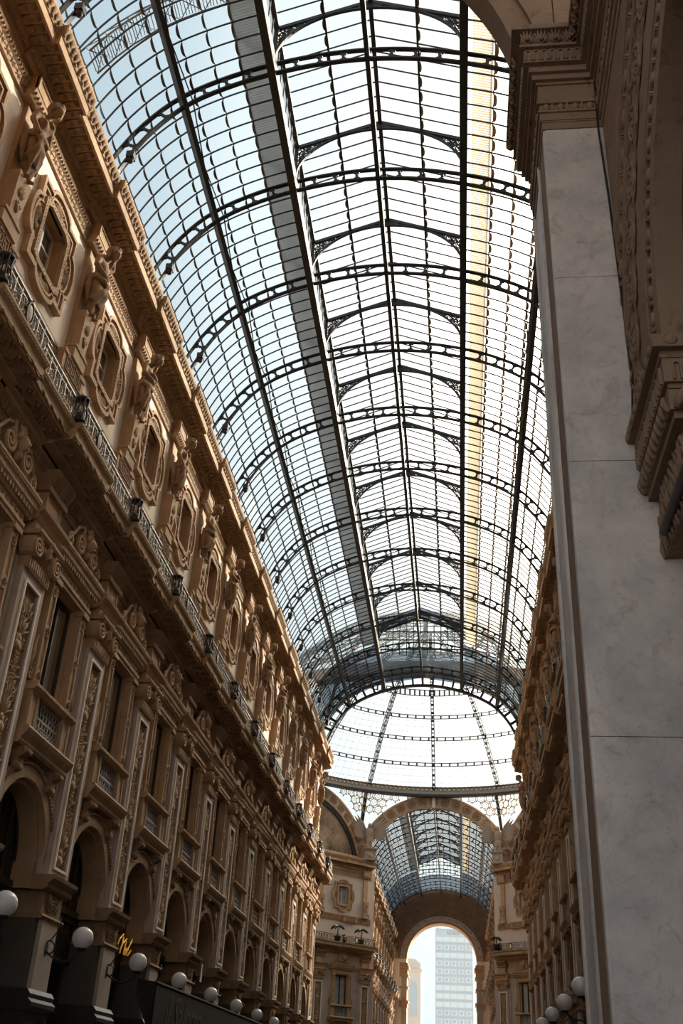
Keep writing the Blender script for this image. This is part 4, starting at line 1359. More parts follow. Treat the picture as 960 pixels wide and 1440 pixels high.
    # walkways lying on the roof beside the lantern
    for sg, mt, lb in ((-1, SHADESHEET, 'slatted walkway over the glass, grey as if in shade'), (1, SUNSHEET, 'slatted walkway over the glass, beige as if sunlit')):
        m = MB()
        xa, za, tx, tz = vault(S_LAN + .10, .72); xb, zb, _, _ = vault(S_LAN + (.78 if sg < 0 else .66), .72)
        k = y_a + .05
        pitch = .09 if full else .25
        gap = .012 if sg < 0 else .045
        while k < dark_from:
            m.add([(sg * xa, k, za), (sg * xb, k, zb), (sg * xb, k + pitch - gap, zb), (sg * xa, k + pitch - gap, za), (sg * xa, k, za + .04), (sg * xb, k, zb + .04), (sg * xb, k + pitch - gap, zb + .04), (sg * xa, k + pitch - gap, za + .04)],
                  [(0, 3, 2, 1), (4, 5, 6, 7), (0, 1, 5, 4), (1, 2, 6, 5), (2, 3, 7, 6), (3, 0, 4, 7)])
            k += pitch
        w = new('roof_walkway', m.mesh('roof_walkway', mt), C, kind='stuff', label=lb)
        m = MB(); m.beam((sg * xb, y_a, zb - .02), (sg * xb, dark_from, zb - .02), .06, .10); new('walkway_edge', m.mesh('walkway_edge', mt), C)
    # sill under the glass
    for sg in (-1, 1):
        m = MB(); m.box(min(sg * 7.02, sg * 8.9), max(sg * 7.02, sg * 8.9), y_a, y_b, 22.2, 23.2)
        new('springing_sill', m.mesh('springing_sill', STONE2), C)
    return C

RIBS = [Y0 + BAY * i for i in range(-2, 12)]
build_vault('ceiling', 'iron and glass barrel vault over the near arcade', RIBS, 9.0, 71.0, 9.9, 65.2, 63.8, 298, True)
RIBF = [107 + 2.4 + BAY * i for i in range(11)]
build_vault('ceiling_far', 'smaller-looking iron and glass vault beyond the dome', RIBF, 107.6, 156.8, 109, 145, 141.0, 0, False)

# service gantry over the roof
GANTRYM = mat('blue_grey_gantry_paint', (.17, .21, .25), .5)
g = bpy.data.objects.new('gantry', None); COL.objects.link(g)
g['label'] = 'pale lattice maintenance gantry seen through the roof glass by the near cornice'; g['category'] = 'gantry'
GA = [(-7.3 + .62 * k) for k in range(9)]
for yy, off in ((16.55, 1.1), (17.25, 1.1), (16.9, 1.75)):
    m = MB(); m.tube([(vault(s_, off)[0], yy, vault(s_, off)[1]) for s_ in GA], .03, 5); new('gantry_rail', m.mesh('gantry_rail', GANTRYM), g)
m = MB()
for a, b in zip(GA, GA[1:]):
    A = lambda s_, yy, off: (vault(s_, off)[0], yy, vault(s_, off)[1])
    m.tube([A(a, 16.55, 1.1), A(b, 17.25, 1.1)], .015, 4); m.tube([A(a, 17.25, 1.1), A(b, 16.55, 1.1)], .015, 4)
    m.tube([A(a, 16.55, 1.1), A((a + b) / 2, 16.9, 1.75), A(b, 16.55, 1.1)], .015, 4)
new('gantry_lattice', m.mesh('gantry_lattice', GANTRYM), g, kind='stuff')
m = MB()
for k in range(60):
    s_ = GA[0] + (GA[-1] - GA[0]) * k / 60
    x, z, _, _ = vault(s_, 1.12); m.box(x - .012, x + .012, 16.6, 17.2, z - .01, z + .01)
new('gantry_grating', m.mesh('gantry_grating', GANTRYM), g, kind='stuff')

# ================================================================== octagon and dome
OC = Vector((0, 89, 0))
DP = [(17.4, 29.7), (15.65, 31.7), (13.9, 33.8), (12.0, 35.5), (10.4, 36.9), (9.6, 37.45), (7.0, 38.9), (4.0, 40.1), (1.5, 40.6)]
def dome_at(r):
    for (r0, z0), (r1, z1) in zip(DP, DP[1:]):
        if r1 <= r <= r0: return z0 + (z1 - z0) * (r0 - r) / (r0 - r1)
    return DP[0][1]
D = bpy.data.objects.new('dome', None); COL.objects.link(D)
D.location = OC
D['kind'] = 'structure'; D['label'] = 'glazed iron dome over the octagon crossing'
rib_d = MB()
for o in (0.0, .42):
    for sgy in (-.14, .14):
        rib_d.tube([(sgy, r + o * .6, z + o * .75) for r, z in DP], .045, 4)
for k in range(44):
    r = 17.3 - k * .35
    z = dome_at(r)
    rib_d.beam((-.14, r, z), (.14, r - .2, dome_at(r - .2)), .04, .04); rib_d.beam((.14, r, z), (-.14, r - .2, dome_at(r - .2)), .04, .04)
    if k % 2: rib_d.beam((0, r, z), (0, r + .25, z + .31), .28, .05)
rib_dm = rib_d.mesh('dome_rib', IRON)
for k in range(16): new('dome_rib', rib_dm, D, rz=k * PI / 8)
RINGS = [15.45, 13.6, 11.7, 9.6, 5.0]
for i, r in enumerate(RINGS):
    z = dome_at(r)
    m = MB(); h = .32 if r != 9.6 else .6
    N = 96
    for dz in (0, h):
        m.tube([((r - dz * .1) * cos(2 * PI * k / N), (r - dz * .1) * sin(2 * PI * k / N), z - .1 + dz) for k in range(N)], .05, 4, True)
    q = int(2 * PI * r / (.85 if h < .5 else .5))
    for k in range(q):
        a = 2 * PI * (k + .5) / q
        m.beam((r * cos(a), r * sin(a), z - .1), (r * cos(a), r * sin(a), z - .1 + h), .16, .07, (cos(a), sin(a), 0))
    new('dome_ring', m.mesh('dome_ring', IRON), D)
# thin glazing lines with their clips
thin = MB(); clip = MB()
hs = []
RR = [17.4] + RINGS[:4]
for a, b in zip(RR, RR[1:]):
    for k in (1, 2, 3): hs.append(a + (b - a) * k / 4)
for r in hs:
    z = dome_at(r) + .3
    thin.tube([((r + .2) * cos(2 * PI * k / 96), (r + .2) * sin(2 * PI * k / 96), z) for k in range(96)], .009, 3, True)
    q = int(2 * PI * r / .8)
    for k in range(q):
        a = 2 * PI * k / q
        clip.oct(((r + .2) * cos(a), (r + .2) * sin(a), z), .042)
for k in range(128):
    a = 2 * PI * k / 128
    thin.tube([((r + .2) * cos(a), (r + .2) * sin(a), z + .3) for r, z in DP[:7]], .010, 3)
new('dome_glazing_bars', thin.mesh('dome_glazing_bars', GREYMET), D, kind='stuff'); new('glazing_clips', clip.mesh('glazing_clips', IRON), D, kind='stuff')
RRG = [17.4] + RINGS + [1.5]
for k in range(16):
    for a, b in zip(RRG, RRG[1:]):
        vs = []
        for r in (a, (a + b) / 2, b):
            for q in range(5):
                t = 2 * PI * (k + q / 4) / 16 + PI / 2
                vs.append(((r + .28) * cos(t), (r + .28) * sin(t), dome_at(r) + .42))
        fs = [(i * 5 + j, i * 5 + j + 1, i * 5 + j + 6, i * 5 + j + 5) for i in (0, 1) for j in range(4)]
        me = bpy.data.meshes.new('dome_pane'); me.from_pydata(vs, [], fs); me.materials.append(DOMEGLASS); me.polygons.foreach_set('use_smooth', [True] * len(fs))
        new('dome_pane', me, D)
# ring beam
m = MB(); N = 96
pf_ = [(17.1, 29.35), (17.1, 29.55), (17.25, 29.62), (17.35, 30.05), (17.15, 30.15), (17.8, 30.2), (17.8, 29.35)]
vs = [(r * cos(2 * PI * k / N), r * sin(2 * PI * k / N), z) for k in range(N) for r, z in pf_]
n = len(pf_)
m.add(vs, [(k * n + i, ((k + 1) % N) * n + i, ((k + 1) % N) * n + (i + 1) % n, k * n + (i + 1) % n) for k in range(N) for i in range(n)])
rb = new('ring_beam', m.mesh('ring_beam', mat('grey_ring_iron', (.32, .29, .25), .6)), D)
m = MB()
for k in range(230):
    a = 2 * PI * k / 230
    m.ell((17.22 * cos(a), 17.22 * sin(a), 29.84), (.14, .14, .13), 5, 3)
    m.oct((17.1 * cos(a + .013), 17.1 * sin(a + .013), 30.12), .09)
new('ring_ornament', m.mesh('ring_ornament', mat('pale_ring_paint', (.66, .60, .50), .7)), rb, kind='stuff')
m = MB()
vs = [(r * cos(2 * PI * k / N), r * sin(2 * PI * k / N), z) for k in range(N) for r, z in ((17.0, 29.12), (17.0, 29.36), (17.5, 29.36), (17.5, 29.12))]
m.add(vs, [(k * 4 + i, ((k + 1) % N) * 4 + i, ((k + 1) % N) * 4 + (i + 1) % 4, k * 4 + (i + 1) % 4) for k in range(N) for i in range(4)])
new('ring_girder', m.mesh('ring_girder', IRON), D)

# arches and pendentives of the eight sides; local x = along the side, local y = outward
ARC_C, ARC_R0, ARC_R1 = 21.15, 7.06, 8.22
def side_frame(ang, apo):
    e = bpy.data.objects.new('octagon_arch', None); COL.objects.link(e)
    e.location = OC; e.rotation_euler = (0, 0, ang)
    e['kind'] = 'structure'
    return e
A0 = math.asin((22.9 - ARC_C) / ARC_R1)
arch_m = MB().ring(arc(0, ARC_C, ARC_R1, PI - A0, A0, 40), arc(0, ARC_C, ARC_R0, PI - A0, A0, 40), 17.75, 18.3, 'y', closed=False).mesh('archivolt_ring', PALE)
rim = MB()
rim.ring(arc(0, ARC_C, ARC_R1 + .05, PI - A0, A0, 40), arc(0, ARC_C, ARC_R1 - .14, PI - A0, A0, 40), 17.66, 17.8, 'y', closed=False)
rim.ring(arc(0, ARC_C, ARC_R0 + .14, PI - A0, A0, 40), arc(0, ARC_C, ARC_R0 - .04, PI - A0, A0, 40), 17.66, 17.8, 'y', closed=False)
rim_m = rim.mesh('archivolt_rim', STONE)
ro = MB(); rosette(ro, (0, 0, 0), .34, .12, 8)
rom = MB(); rom.add([(y, -x, z) for x, y, z in ro.v], ro.f, True)
rom.tube([(.42 * cos(2 * PI * k / 14), -.03, .42 * sin(2 * PI * k / 14)) for k in range(14)], .05, 4, True)
rom_m = rom.mesh('archivolt_rosette', STONE2)
trac = MB(); tg = MB()
for i in range(-9, 10):
    for j in range(0, 9):
        x = i * .88 + (.44 if j % 2 else 0); z = 24.4 + j * .76 * .85
        if abs(x) > 7.0 - (29 - z) * .12 or z > 29.0 or math.hypot(x, z - ARC_C) < ARC_R1 + .30: continue
        yr = math.sqrt(17.3 ** 2 - x * x)
        y = 18.1 + (yr - 18.1) * max(0, min(1, (z - 24) / 5.3))
        trac.tube([(x + .36 * cos(2 * PI * k / 12), y, z + .36 * sin(2 * PI * k / 12)) for k in range(12)], .05, 4, True)
        trac.tube([(x + .15 * cos(2 * PI * k / 8), y, z + .15 * sin(2 * PI * k / 8)) for k in range(8)], .022, 4, True)
        for k in range(6):
            a = PI / 6 + k * PI / 3
            trac.oct((x + .50 * cos(a), y, z + .48 * sin(a)), .10)
for sg in (-1, 1):
    cols = []
    for k in range(9):
        x = sg * k * 7.2 / 8
        zb = max(23.5, ARC_C + math.sqrt(max(0, (ARC_R1 - .05) ** 2 - x * x))) if abs(x) < ARC_R1 else 23.5
        yr = math.sqrt(17.35 ** 2 - x * x)
        yb = 18.15 + (yr - 18.15) * max(0, min(1, (zb - 24) / 5.3))
        cols.append(((x, yb + .12, zb), (x, yr + .12, 29.3)))
    for (a, b), (c, d) in zip(cols, cols[1:]): tg.add([a, c, d, b], [(0, 1, 2, 3)])
trac_mm, tg_m = trac.mesh('circle_tracery', mat('tan_tracery_iron', (.50, .40, .26), .6)), tg.mesh('pendentive_glass', DOMEGLASS)
post_m = MB(); post_m.beam((7.05, 17.75, 25.2), (6.45, 16.15 + .12, 29.3), .32, .30)
post_mm = post_m.mesh('pendentive_post', IRON)
key_m = MB().box(-.16, .16, 17.6, 17.85, ARC_C + ARC_R0 - .05, ARC_C + ARC_R1 + .1).mesh('keystone', STUCCO)
fr = MB(); fr.prism(arc(0, ARC_C, ARC_R0 - .3, PI - .21, .21, 40), 18.0, 18.3, 'y'); fr_m = fr.mesh('lunette_painting', FRESCO)
fr2 = MB(); fr2.ring(arc(0, ARC_C, ARC_R0 - .1, PI - .21, .21, 40), arc(0, ARC_C, ARC_R0 - .42, PI - .21, .21, 40), 17.8, 18.2, 'y', closed=False); fr2_m = fr2.mesh('lunette_rim', IRON)
ledge = MB(); ledge.extr([(17.2, 22.4), (17.2, 22.62), (17.5, 22.95), (18.4, 22.95), (18.4, 22.4)], -7.4, 7.4)
ledge.v = [(y, x, z) for x, y, z in ledge.v]
ledge_m = ledge.mesh('lunette_ledge', STONE)
names = ['far mouth', 'lit far corner', 'lit side', 'lit near corner', 'near mouth', 'shaded near corner', 'shaded side', 'shaded far corner']
for k in range(8):
    e = side_frame(k * PI / 4, 18)
    e['label'] = f'rosette archivolt and glazed tracery over the {names[k]} of the octagon'
    if k != 4: a = new('archivolt_ring', arch_m, e); new('archivolt_rim', rim_m, a); new('keystone', key_m, a)
    if k in (0, 1, 7):
        for q in range(17):
            t = A0 + .05 + (PI - 2 * A0 - .1) * (q + .5) / 17
            r = (ARC_R0 + ARC_R1) / 2
            new('archivolt_rosette', rom_m, a, (r * cos(t), 17.74, ARC_C + r * sin(t)))
        new('circle_tracery', trac_mm, e, kind='stuff')
    new('pendentive_glass', tg_m, e); new('pendentive_post', post_mm, e)
    if k % 4 != 0:
        new('lunette_painting', fr_m, e); new('lunette_rim', fr2_m, e); new('lunette_ledge', ledge_m, e)
    if k in (2, 3, 5, 6):
        w = MB(); w.box(-7.5, 7.5, 17.9, 18.5, 0, 23.2); new('plain_wall', w.mesh('plain_wall', SIDEWALL), e)

# winged figures on the corners
def eagle():
    b = MB()
    b.ell((0, 0, 1.35), (.34, .42, .62), 12, 9); b.ell((.05, 0, .75), (.28, .34, .4), 10, 7); b.ell((.12, 0, 2.02), (.2, .2, .26), 10, 7)
    b.tube([(.22, 0, 2.06), (.42, 0, 2.0), (.46, 0, 1.9)], [.09, .06, .02], 6)
    for sg in (-1, 1): b.tube([(.1, sg * .18, .8), (.2, sg * .2, .2), (.34, sg * .22, .02)], [.16, .09, .09], 7)
    b.tube([(-.1, 0, .9), (-.1, 0, .3), (-.05, 0, -.3)], [.2, .24, .2], 6)
    body = solid(b, 'eagle_body', EAGLEM, .05, 3)
    ws = []
    for sg in (-1, 1):
        w = MB()
        for k in range(9):
            a = math.radians(38 + k * 9)
            L = 1.9 - .09 * abs(k - 2)
            base = (0, sg * (.25 + .02 * k), 1.5 - k * .06)
            tip = (.22, sg * (.25 + L * sin(a)), 1.55 + L * cos(a) - .02 * k)
            w.leaf(base, tip, .20, .16); w.leaf((base[0] - .05, base[1], base[2]), (tip[0] - .05, tip[1], tip[2]), .20, -.12)
            w.tube([base, ((base[0] + tip[0]) / 2 + .03, (base[1] + tip[1]) / 2, (base[2] + tip[2]) / 2 + .05), tip], [.10, .08, .02], 5)
        ws.append(w.mesh('wing', EAGLEM))
    p = MB()
    p.box(-1.3, .55, -.6, .6, -1.1, -.9); p.box(-1.3, .45, -.5, .5, -.9, -.25); p.extr([(-.55, -.25), (.5, -.25), (.6, -.12), (.6, 0), (-.55, 0)], -.6, .6)
    p.ell((.4, 0, -.7), (.2, .3, .3), 8, 6)
    return body, ws, p.mesh('pedestal', EAGLEM)
eb, ew, ep = eagle()
for x, y, lb in ((-7.15, 107, 'stone eagle with raised wings on the lit corner by the lunette'), (7.15, 107, 'stone eagle with raised wings on the shaded corner of the far arch')):
    a = math.atan2(89 - y, -x)
    o = bpy.data.objects.new('eagle_statue', None); COL.objects.link(o)
    o.location = (x + 1.75 * cos(a), y + 1.75 * sin(a), 23.6); o.rotation_euler = (0, 0, a); o.scale = (1.1, 1.1, 1.1)
    o['label'] = lb; o['category'] = 'statue'; o['group'] = 'eagles at the octagon corners'
    new('body', eb, o); new('wing', ew[0], o); new('wing', ew[1], o); new('pedestal', ep, o)
# near mouth: heavy iron arch
m = chord(-.02, .34, .12).merge(chord(.72, .34, .12)).merge(chord(1.25, .34, .12))
for k in range(23):
    s_ = (k - 11) * .72
    x, z, tx, tz = vault(s_)
    m.beam((x - tz * .0, 0, z + tx * .0), (x - tz * 1.25, 0, z + tx * 1.25), .26, .14, (tx, 0, tz))
o = top('iron_end_arch', m.mesh('iron_end_arch', IRON), 'heavy dark iron arch where the near vault meets the dome', 'arch', loc=(0, 71.1, 0))
o['kind'] = 'structure'

# ================================================================== far end wall and exit arch
E_ = bpy.data.objects.new('wall_far_end', None); COL.objects.link(E_)
E_['kind'] = 'structure'; E_['label'] = 'far end wall with round exit arch and relief tympanum'
YE = 157.0
HW, SZ = 4.95, 19.25
m = MB()
oa = arc(0, SZ, HW + .95, PI, 0, 36)
vault_pts = [vault(-S_END + 2 * S_END * k / 36, .75)[:2] for k in range(37)]
m.ring([(x, z) for x, z in vault_pts], oa, YE, YE + 3, 'y', closed=False)
new('tympanum', m.mesh('tympanum', mat('russet_tympanum', (.26, .15, .085), .85, .3, 1.0)), E_)
tm = MB()
for t, r in ((90, .95), (64, .62), (116, .62), (42, .5), (138, .5), (24, .4), (156, .4)):
    a = math.radians(t); R2 = HW + .95 + 1.35
    x, z = R2 * cos(a), SZ + R2 * sin(a)
    for q in (1, .62): tm.tube([(x + r * q * cos(2 * PI * k / 18), YE - .03, z + r * q * sin(2 * PI * k / 18)) for k in range(18)], .07, 4, True)
    tm.ell((x, YE, z), (r * .25, .12, r * .25), 8, 5)
tm.ring(arc(0, SZ, HW + 1.25, PI, 0, 36), arc(0, SZ, HW + 1.12, PI, 0, 36), YE - .08, YE + .02, 'y', closed=False)
new('tympanum_reliefs', tm.mesh('tympanum_reliefs', STONE2), E_, kind='stuff')
m = MB()
m.ring(oa, arc(0, SZ, HW + .35, PI, 0, 36), YE - .15, YE + 3, 'y', closed=False)
new('exit_archivolt', m.mesh('exit_archivolt', PALE), E_)
m = MB()
m.ring(arc(0, SZ, HW + .40, PI, 0, 36), arc(0, SZ, HW, PI, 0, 36), YE + .25, YE + 3, 'y', closed=False)
ia = new('exit_inner_arch', m.mesh('exit_inner_arch', STONE), E_)
m = MB()
for k in range(15):
    a = PI * (k + .5) / 15
    m.ell(((HW + .65) * cos(a), YE - .15, SZ + (HW + .65) * sin(a)), (.13, .07, .13), 7, 4)
new('archivolt_bosses', m.mesh('archivolt_bosses', STONE2), ia, kind='stuff')
for sg in (-1, 1):
    m = MB(); m.box(min(sg * 5.85, sg * 9), max(sg * 5.85, sg * 9), YE + .02, YE + 3, SZ - .3, 23.6)
    new('end_wall_corner', m.mesh('end_wall_corner', STONE), E_)
    m = MB()
    m.box(min(sg * HW, sg * 7.2), max(sg * HW, sg * 7.2), YE, YE + 3, 0, SZ)
    p = new('exit_pier', m.mesh('exit_pier', STUCCO), E_)
    m = MB()
    for z0, z1, d in ((18.4, 18.75, .18), (18.0, 18.4, .34), (17.2, 18.0, .16), (16.95, 17.2, .28), (15.4, 15.7, .22), (13.6, 13.9, .30), (13.0, 13.6, .15)):
        a, b = sg * (HW - d), sg * (HW + 1.0)
        m.box(min(a, b), max(a, b), YE - d, YE + 3.1, z0, z1)
    new('exit_capital', m.mesh('exit_capital', STONE), p)
    m = MB(); a, b = sg * (HW - .08), sg * (HW + .7); m.box(min(a, b), max(a, b), YE - .12, YE + 3, 0, 16.95)
    new('exit_pilaster', m.mesh('exit_pilaster', PALE), p)

# ================================================================== buildings outside
def flat_text(cu):
    o = bpy.data.objects.new('lettering_source', cu)
    COL.objects.link(o)
    me = bpy.data.meshes.new_from_object(o.evaluated_get(bpy.context.evaluated_depsgraph_get()))
    bpy.data.objects.remove(o)
    return me
def tower():
    T = bpy.data.objects.new('tower_block', None); COL.objects.link(T)
    T['label'] = 'haze-tinted pale blue-grey office tower seen through the exit arch'; T['category'] = 'building'
    yt, x0, x1, zt = 525.0, -8.6, 8.9, 74.3
    body = MB(); body.box(x0, x1, yt, yt + 14, 0, zt); new('facade', body.mesh('facade', TOWER), T)
    par = MB(); par.box(x0 + .2, x1 - .2, yt + .3, yt + 13, zt, zt + .5)
    par.box(x0 + 1, x0 + 1.6, yt + .5, yt + 1, zt, zt + 1.1); par.box(x0 + 6.5, x0 + 6.8, yt + .5, yt + 1, zt, zt + 1.3)
    new('parapet', par.mesh('parapet', TOWER), T)
    fw = 3.52
    win = MB(); win.ring([(-1.0, -.95), (1.0, -.95), (1.0, .95), (-1.0, .95)], [(-.68, -.72), (.68, -.72), (.68, .72), (-.68, .72)], -.18, .05, 'y'); wm = win.mesh('window_frame', TOWERF)
    pm = MB().box(-.72, .72, -.05, 0, -.76, .76).mesh('window_pane', TOWERG)
    wide = MB(); wide.ring([(-1.5, -1.05), (1.5, -1.05), (1.5, 1.05), (-1.5, 1.05)], [(-1.38, -.95), (1.38, -.95), (1.38, .95), (-1.38, .95)], -.15, .05, 'y')
    for q in (-.5, .1, .7): wide.box(q - .05, q + .05, -.12, .04, -.95, .95)
    wdm = wide.mesh('window_frame', TOWERF)
    pdm = MB().box(-1.4, 1.4, -.05, 0, -.97, .97).mesh('window_pane', mat('tower_light_glass', (.72, .83, .86), .3))
    spm = MB().box(x0 - .05, x1 + .05, -.14, 0, -.28, .28).mesh('spandrel_band', mat('tower_spandrel', (.50, .60, .67), .7))
    for f in range(19):
        z = zt - 4.4 - f * fw
        if z < 4: break
        for c in range(5):
            x = x0 + 2.0 + c * 3.38
            big = f in (2, 6, 7, 8) or (f == 0)
            w = new('window', wdm if big else wm, T, (x, yt, z)); new('pane', pdm if big else pm, w)
        new('spandrel_band', spm, T, (0, yt, z - 1.72))
    sp = MB(); sp.box(-2.9, 2.9, yt - .35, yt - .05, zt - 2.05, zt - .65); sg_ = new('sign_panel', sp.mesh('sign_panel', TOWERD), T)
    cu = bpy.data.curves.new('sign_lettering', 'FONT'); cu.body = 'MARTINI'; cu.size = 1.25; cu.align_x = 'CENTER'; cu.align_y = 'CENTER'; cu.extrude = .04; cu.materials.append(SIGNW)
    tx = new('sign_lettering', flat_text(cu), sg_, (0, yt - .42, zt - 1.35)); tx.rotation_euler = (PI / 2, 0, 0)
    return T
tower()
def at_plane(px, py, Y):
    d = R_ * (px - 480) - U_ * (py - 720) + W_ * FPX
    return CAM + d * (Y / d.y)
M_ = bpy.data.objects.new('museum_building', None); COL.objects.link(M_)
M_['label'] = 'pale limestone building with tall arched windows at the edge of the exit arch'; M_['category'] = 'building'
ym = 232.0
mx0, mx1, mz = -16.0, -5.45, 26.8
m = MB(); m.box(mx0, mx1, ym, ym + 14, 0, mz); new('facade', m.mesh('facade', MUSEUM), M_)
m = MB(); m.box(mx0 - .2, mx1 + .25, ym - .25, ym + 14.2, mz - 1.5, mz - 1.0); m.box(mx0 - .2, mx1 + .15, ym - .15, ym + 14.2, 14.4, 14.9); new('string_course', m.mesh('string_course', MUSEUM), M_)
m = MB(); m.prism([(mx0, mz), (mx1, mz), (mx1 - 1.2, mz + .9), (mx0, mz + 1.8)], ym, ym + 14, 'y'); new('roof', m.mesh('roof', MUSEUM), M_)
for z0, h, w in ((17.0, 6.4, .75), (9.0, 4.6, .8), (4, 3.5, .8)):
    for x in (-7.0, -9.3, -11.6, -13.9):
        p = [(x - w, z0), (x + w, z0)] + arc(x, z0 + h - w, w, 0, PI, 8)
        q = [(x - w - .2, z0 - .2), (x + w + .2, z0 - .2)] + arc(x, z0 + h - w, w + .2, 0, PI, 8)
        wv = new('window', MB().ring(q, p, ym - .12, ym + .02, 'y').mesh('arched_frame', MUSEUM), M_)
        pn = new('pane', MB().prism(p, ym - .05, ym - .02, 'y').mesh('arched_pane', TOWERG), wv)
for x0, x1, Y, zt, lb in ((-12.5, -2.0, 300.0, 19.5, 'low grey-blue office building between the museum and the tower'), (8.4, 16, 300.0, 19.5, 'low grey-blue office building right behind the exit pier'.replace('right ', ''))):
    B_ = bpy.data.objects.new('office_building', None); COL.objects.link(B_); B_['label'] = lb; B_['category'] = 'building'; B_['group'] = 'low offices beyond the exit arch'
    m = MB(); m.box(x0, x1, Y, Y + 10, 0, zt); new('facade', m.mesh('facade', TOWER), B_)
    fm = MB().ring([(-.75, -.9), (.75, -.9), (.75, .9), (-.75, .9)], [(-.6, -.75), (.6, -.75), (.6, .75), (-.6, .75)], -.12, .02, 'y').mesh('window_frame', TOWERF)
    gm = MB().box(-.62, .62, -.04, 0, -.77, .77).mesh('window_pane', TOWERG)
    k = 0
    x = x0 + 1.2
    while x < x1 - .8:
        for z in (17.6, 14.9, 12.2, 9.5):
            w = new('window', fm, B_, (x, Y, z)); new('pane', gm, w)
        x += 2.0

# ================================================================== portico in the foreground
YP, XC, XW = 7.5, 3.406, 4.03
P = bpy.data.objects.new('marble_pier', None); COL.objects.link(P)
P['label'] = 'tall grey marble entrance pier with carved capital in the foreground'; P['category'] = 'pier'
gap = .003
zs = [0, 1.9, 4.02, 6.46, 8.58, 10.70]
for z0, z1 in zip(zs, zs[1:]):
    m = MB()
    xr = XW + .5 if z1 < 7 else XW + .02
    m.box(XC + .02, xr, YP, YP + .3, z0 + gap, z1 - gap)
    m.box(XC - .004, XC + .025, YP + .01, YP + .10, z0 + gap, z1 - gap)
    new('marble_block', m.mesh('marble_block', MARBLE), P)
m = MB(); m.prism([(XW, 6.35), (XW + .55, 6.35), (XW + .5, 6.05), (XW + .12, 6.46 + .02), (XW + .03, 6.9), (XW, 7.15)], YP + .005, YP + .12, 'y')
m = MB(); m.box(XC - .003, XC + .5, YP + .12, YP + .52, 0, 10.70); new('reveal_strip', m.mesh('reveal_strip', PORTICO), P, label='brown stone strip in the jamb')
m = MB()
m.box(XC, XC + .5, YP + .56, YP + 1.30, 0, 10.75)
m.tube([(XC + .005, YP + .57, 0), (XC + .005, YP + .57, 10.75)], .035, 8); m.tube([(XC + .02, YP + .70, 0), (XC + .02, YP + .70, 10.75)], .022, 6)
m.tube([(XC, YP + 1.30, 0), (XC, YP + 1.30, 10.75)], .03, 8)
new('jamb_moulding', m.mesh('jamb_moulding', MARBLE), P)
# entablature: stacked mouldings swept round jamb, front and side wall
LAY = [(10.70, 10.80, .012), (10.80, 10.82, .02), (10.82, 10.93, .03), (10.93, 10.96, .05), (11.06, 11.09, .06), (11.09, 11.38, .03), (11.38, 11.42, .05), (11.42, 11.50, .09), (11.50, 11.54, .13), (11.60, 11.62, .18), (11.62, 11.82, .17), (11.82, 11.86, .22), (12.02, 12.10, .30)]
def around(m, z0, z1, d, ya=-2.5):
    # plan: along the jamb, across the front, then back along the side wall towards the viewer
    xs = XC - d
    yf = YP - d
    m.box(xs, XW + .3, yf, YP + 1.35, z0, z1)
    m.box(XW - d, XW + .3, ya, yf, z0, z1)
m = MB()
for z0, z1, d in LAY: around(m, z0, z1, d)
around(m, 10.96, 11.06, .03); around(m, 11.54, 11.60, .12); around(m, 11.86, 12.02, .20)
cap = new('capital', m.mesh('portico_capital', PORTICO), P)
m = MB()
def along(f, z, d, pitch, ya=-1.5):
    n = int((XW - XC) / pitch + .5)
    for k in range(n): f(m, XC - d + (k + .5) * (XW - XC + 0) / n, YP - d, z, 0)
    n = int(1.3 / pitch)
    for k in range(n): f(m, XC - d, YP + (k + .5) * 1.3 / n, z, 1)
    n = int((YP - d - ya) / pitch)
    for k in range(n): f(m, XW - d, YP - d - (k + .5) * pitch, z, 1)
def egg(m, x, y, z, s_):
    m.ell((x, y, z), (.03 if s_ else .042, .042 if s_ else .03, .055), 8, 5)
    if s_: m.box(x - .02, x + .02, y + .055, y + .075, z - .05, z + .05)
    else: m.box(x + .055, x + .075, y - .02, y + .02, z - .05, z + .05)
along(egg, 11.01, .035, .145)
new('egg_row', m.mesh('egg_row', PORTICO), cap, kind='stuff')
m = MB()
def flute(m, x, y, z, s_):
    a = [(.035 * cos(t), .05 + .035 * sin(t)) for t in [PI * i / 6 for i in range(7)]]
    pl_ = [(.035, -.085)] + a + [(-.035, -.085)]
    pin = [(.020, -.085)] + [(.020 * cos(t), .05 + .020 * sin(t)) for t in [PI * i / 6 for i in range(7)]] + [(-.020, -.085)]
    q = MB(); q.ring(pl_, pin, -.02, .0, 'y', closed=False)
    if s_: m.add([(x + yy, y + xx, z + zz) for xx, yy, zz in q.v], q.f)
    else: m.merge(q, x, y, z)
along(flute, 11.72, .17, .089)
new('flute_row', m.mesh('flute_row', PORTICO), cap, kind='stuff')
m = MB()
def lfl(m, x, y, z, s_):
    q = MB()
    for a in (-55, -28, 0, 28, 55):
        t = math.radians(a); q.leaf((0, 0, -.08), (.07, .085 * sin(t) * 1.2, -.08 + .16 * cos(t)), .02, .03)
    q.oct((.05, 0, -.05), .03)
    if s_: m.add([(x - px, y + py, z + pz) for px, py, pz in q.v], q.f, True)
    else: m.add([(x + py, y - px, z + pz) for px, py, pz in q.v], q.f, True)
along(lfl, 11.94, .21, .155)
new('leaf_row', m.mesh('leaf_row', PORTICO), cap, kind='stuff')
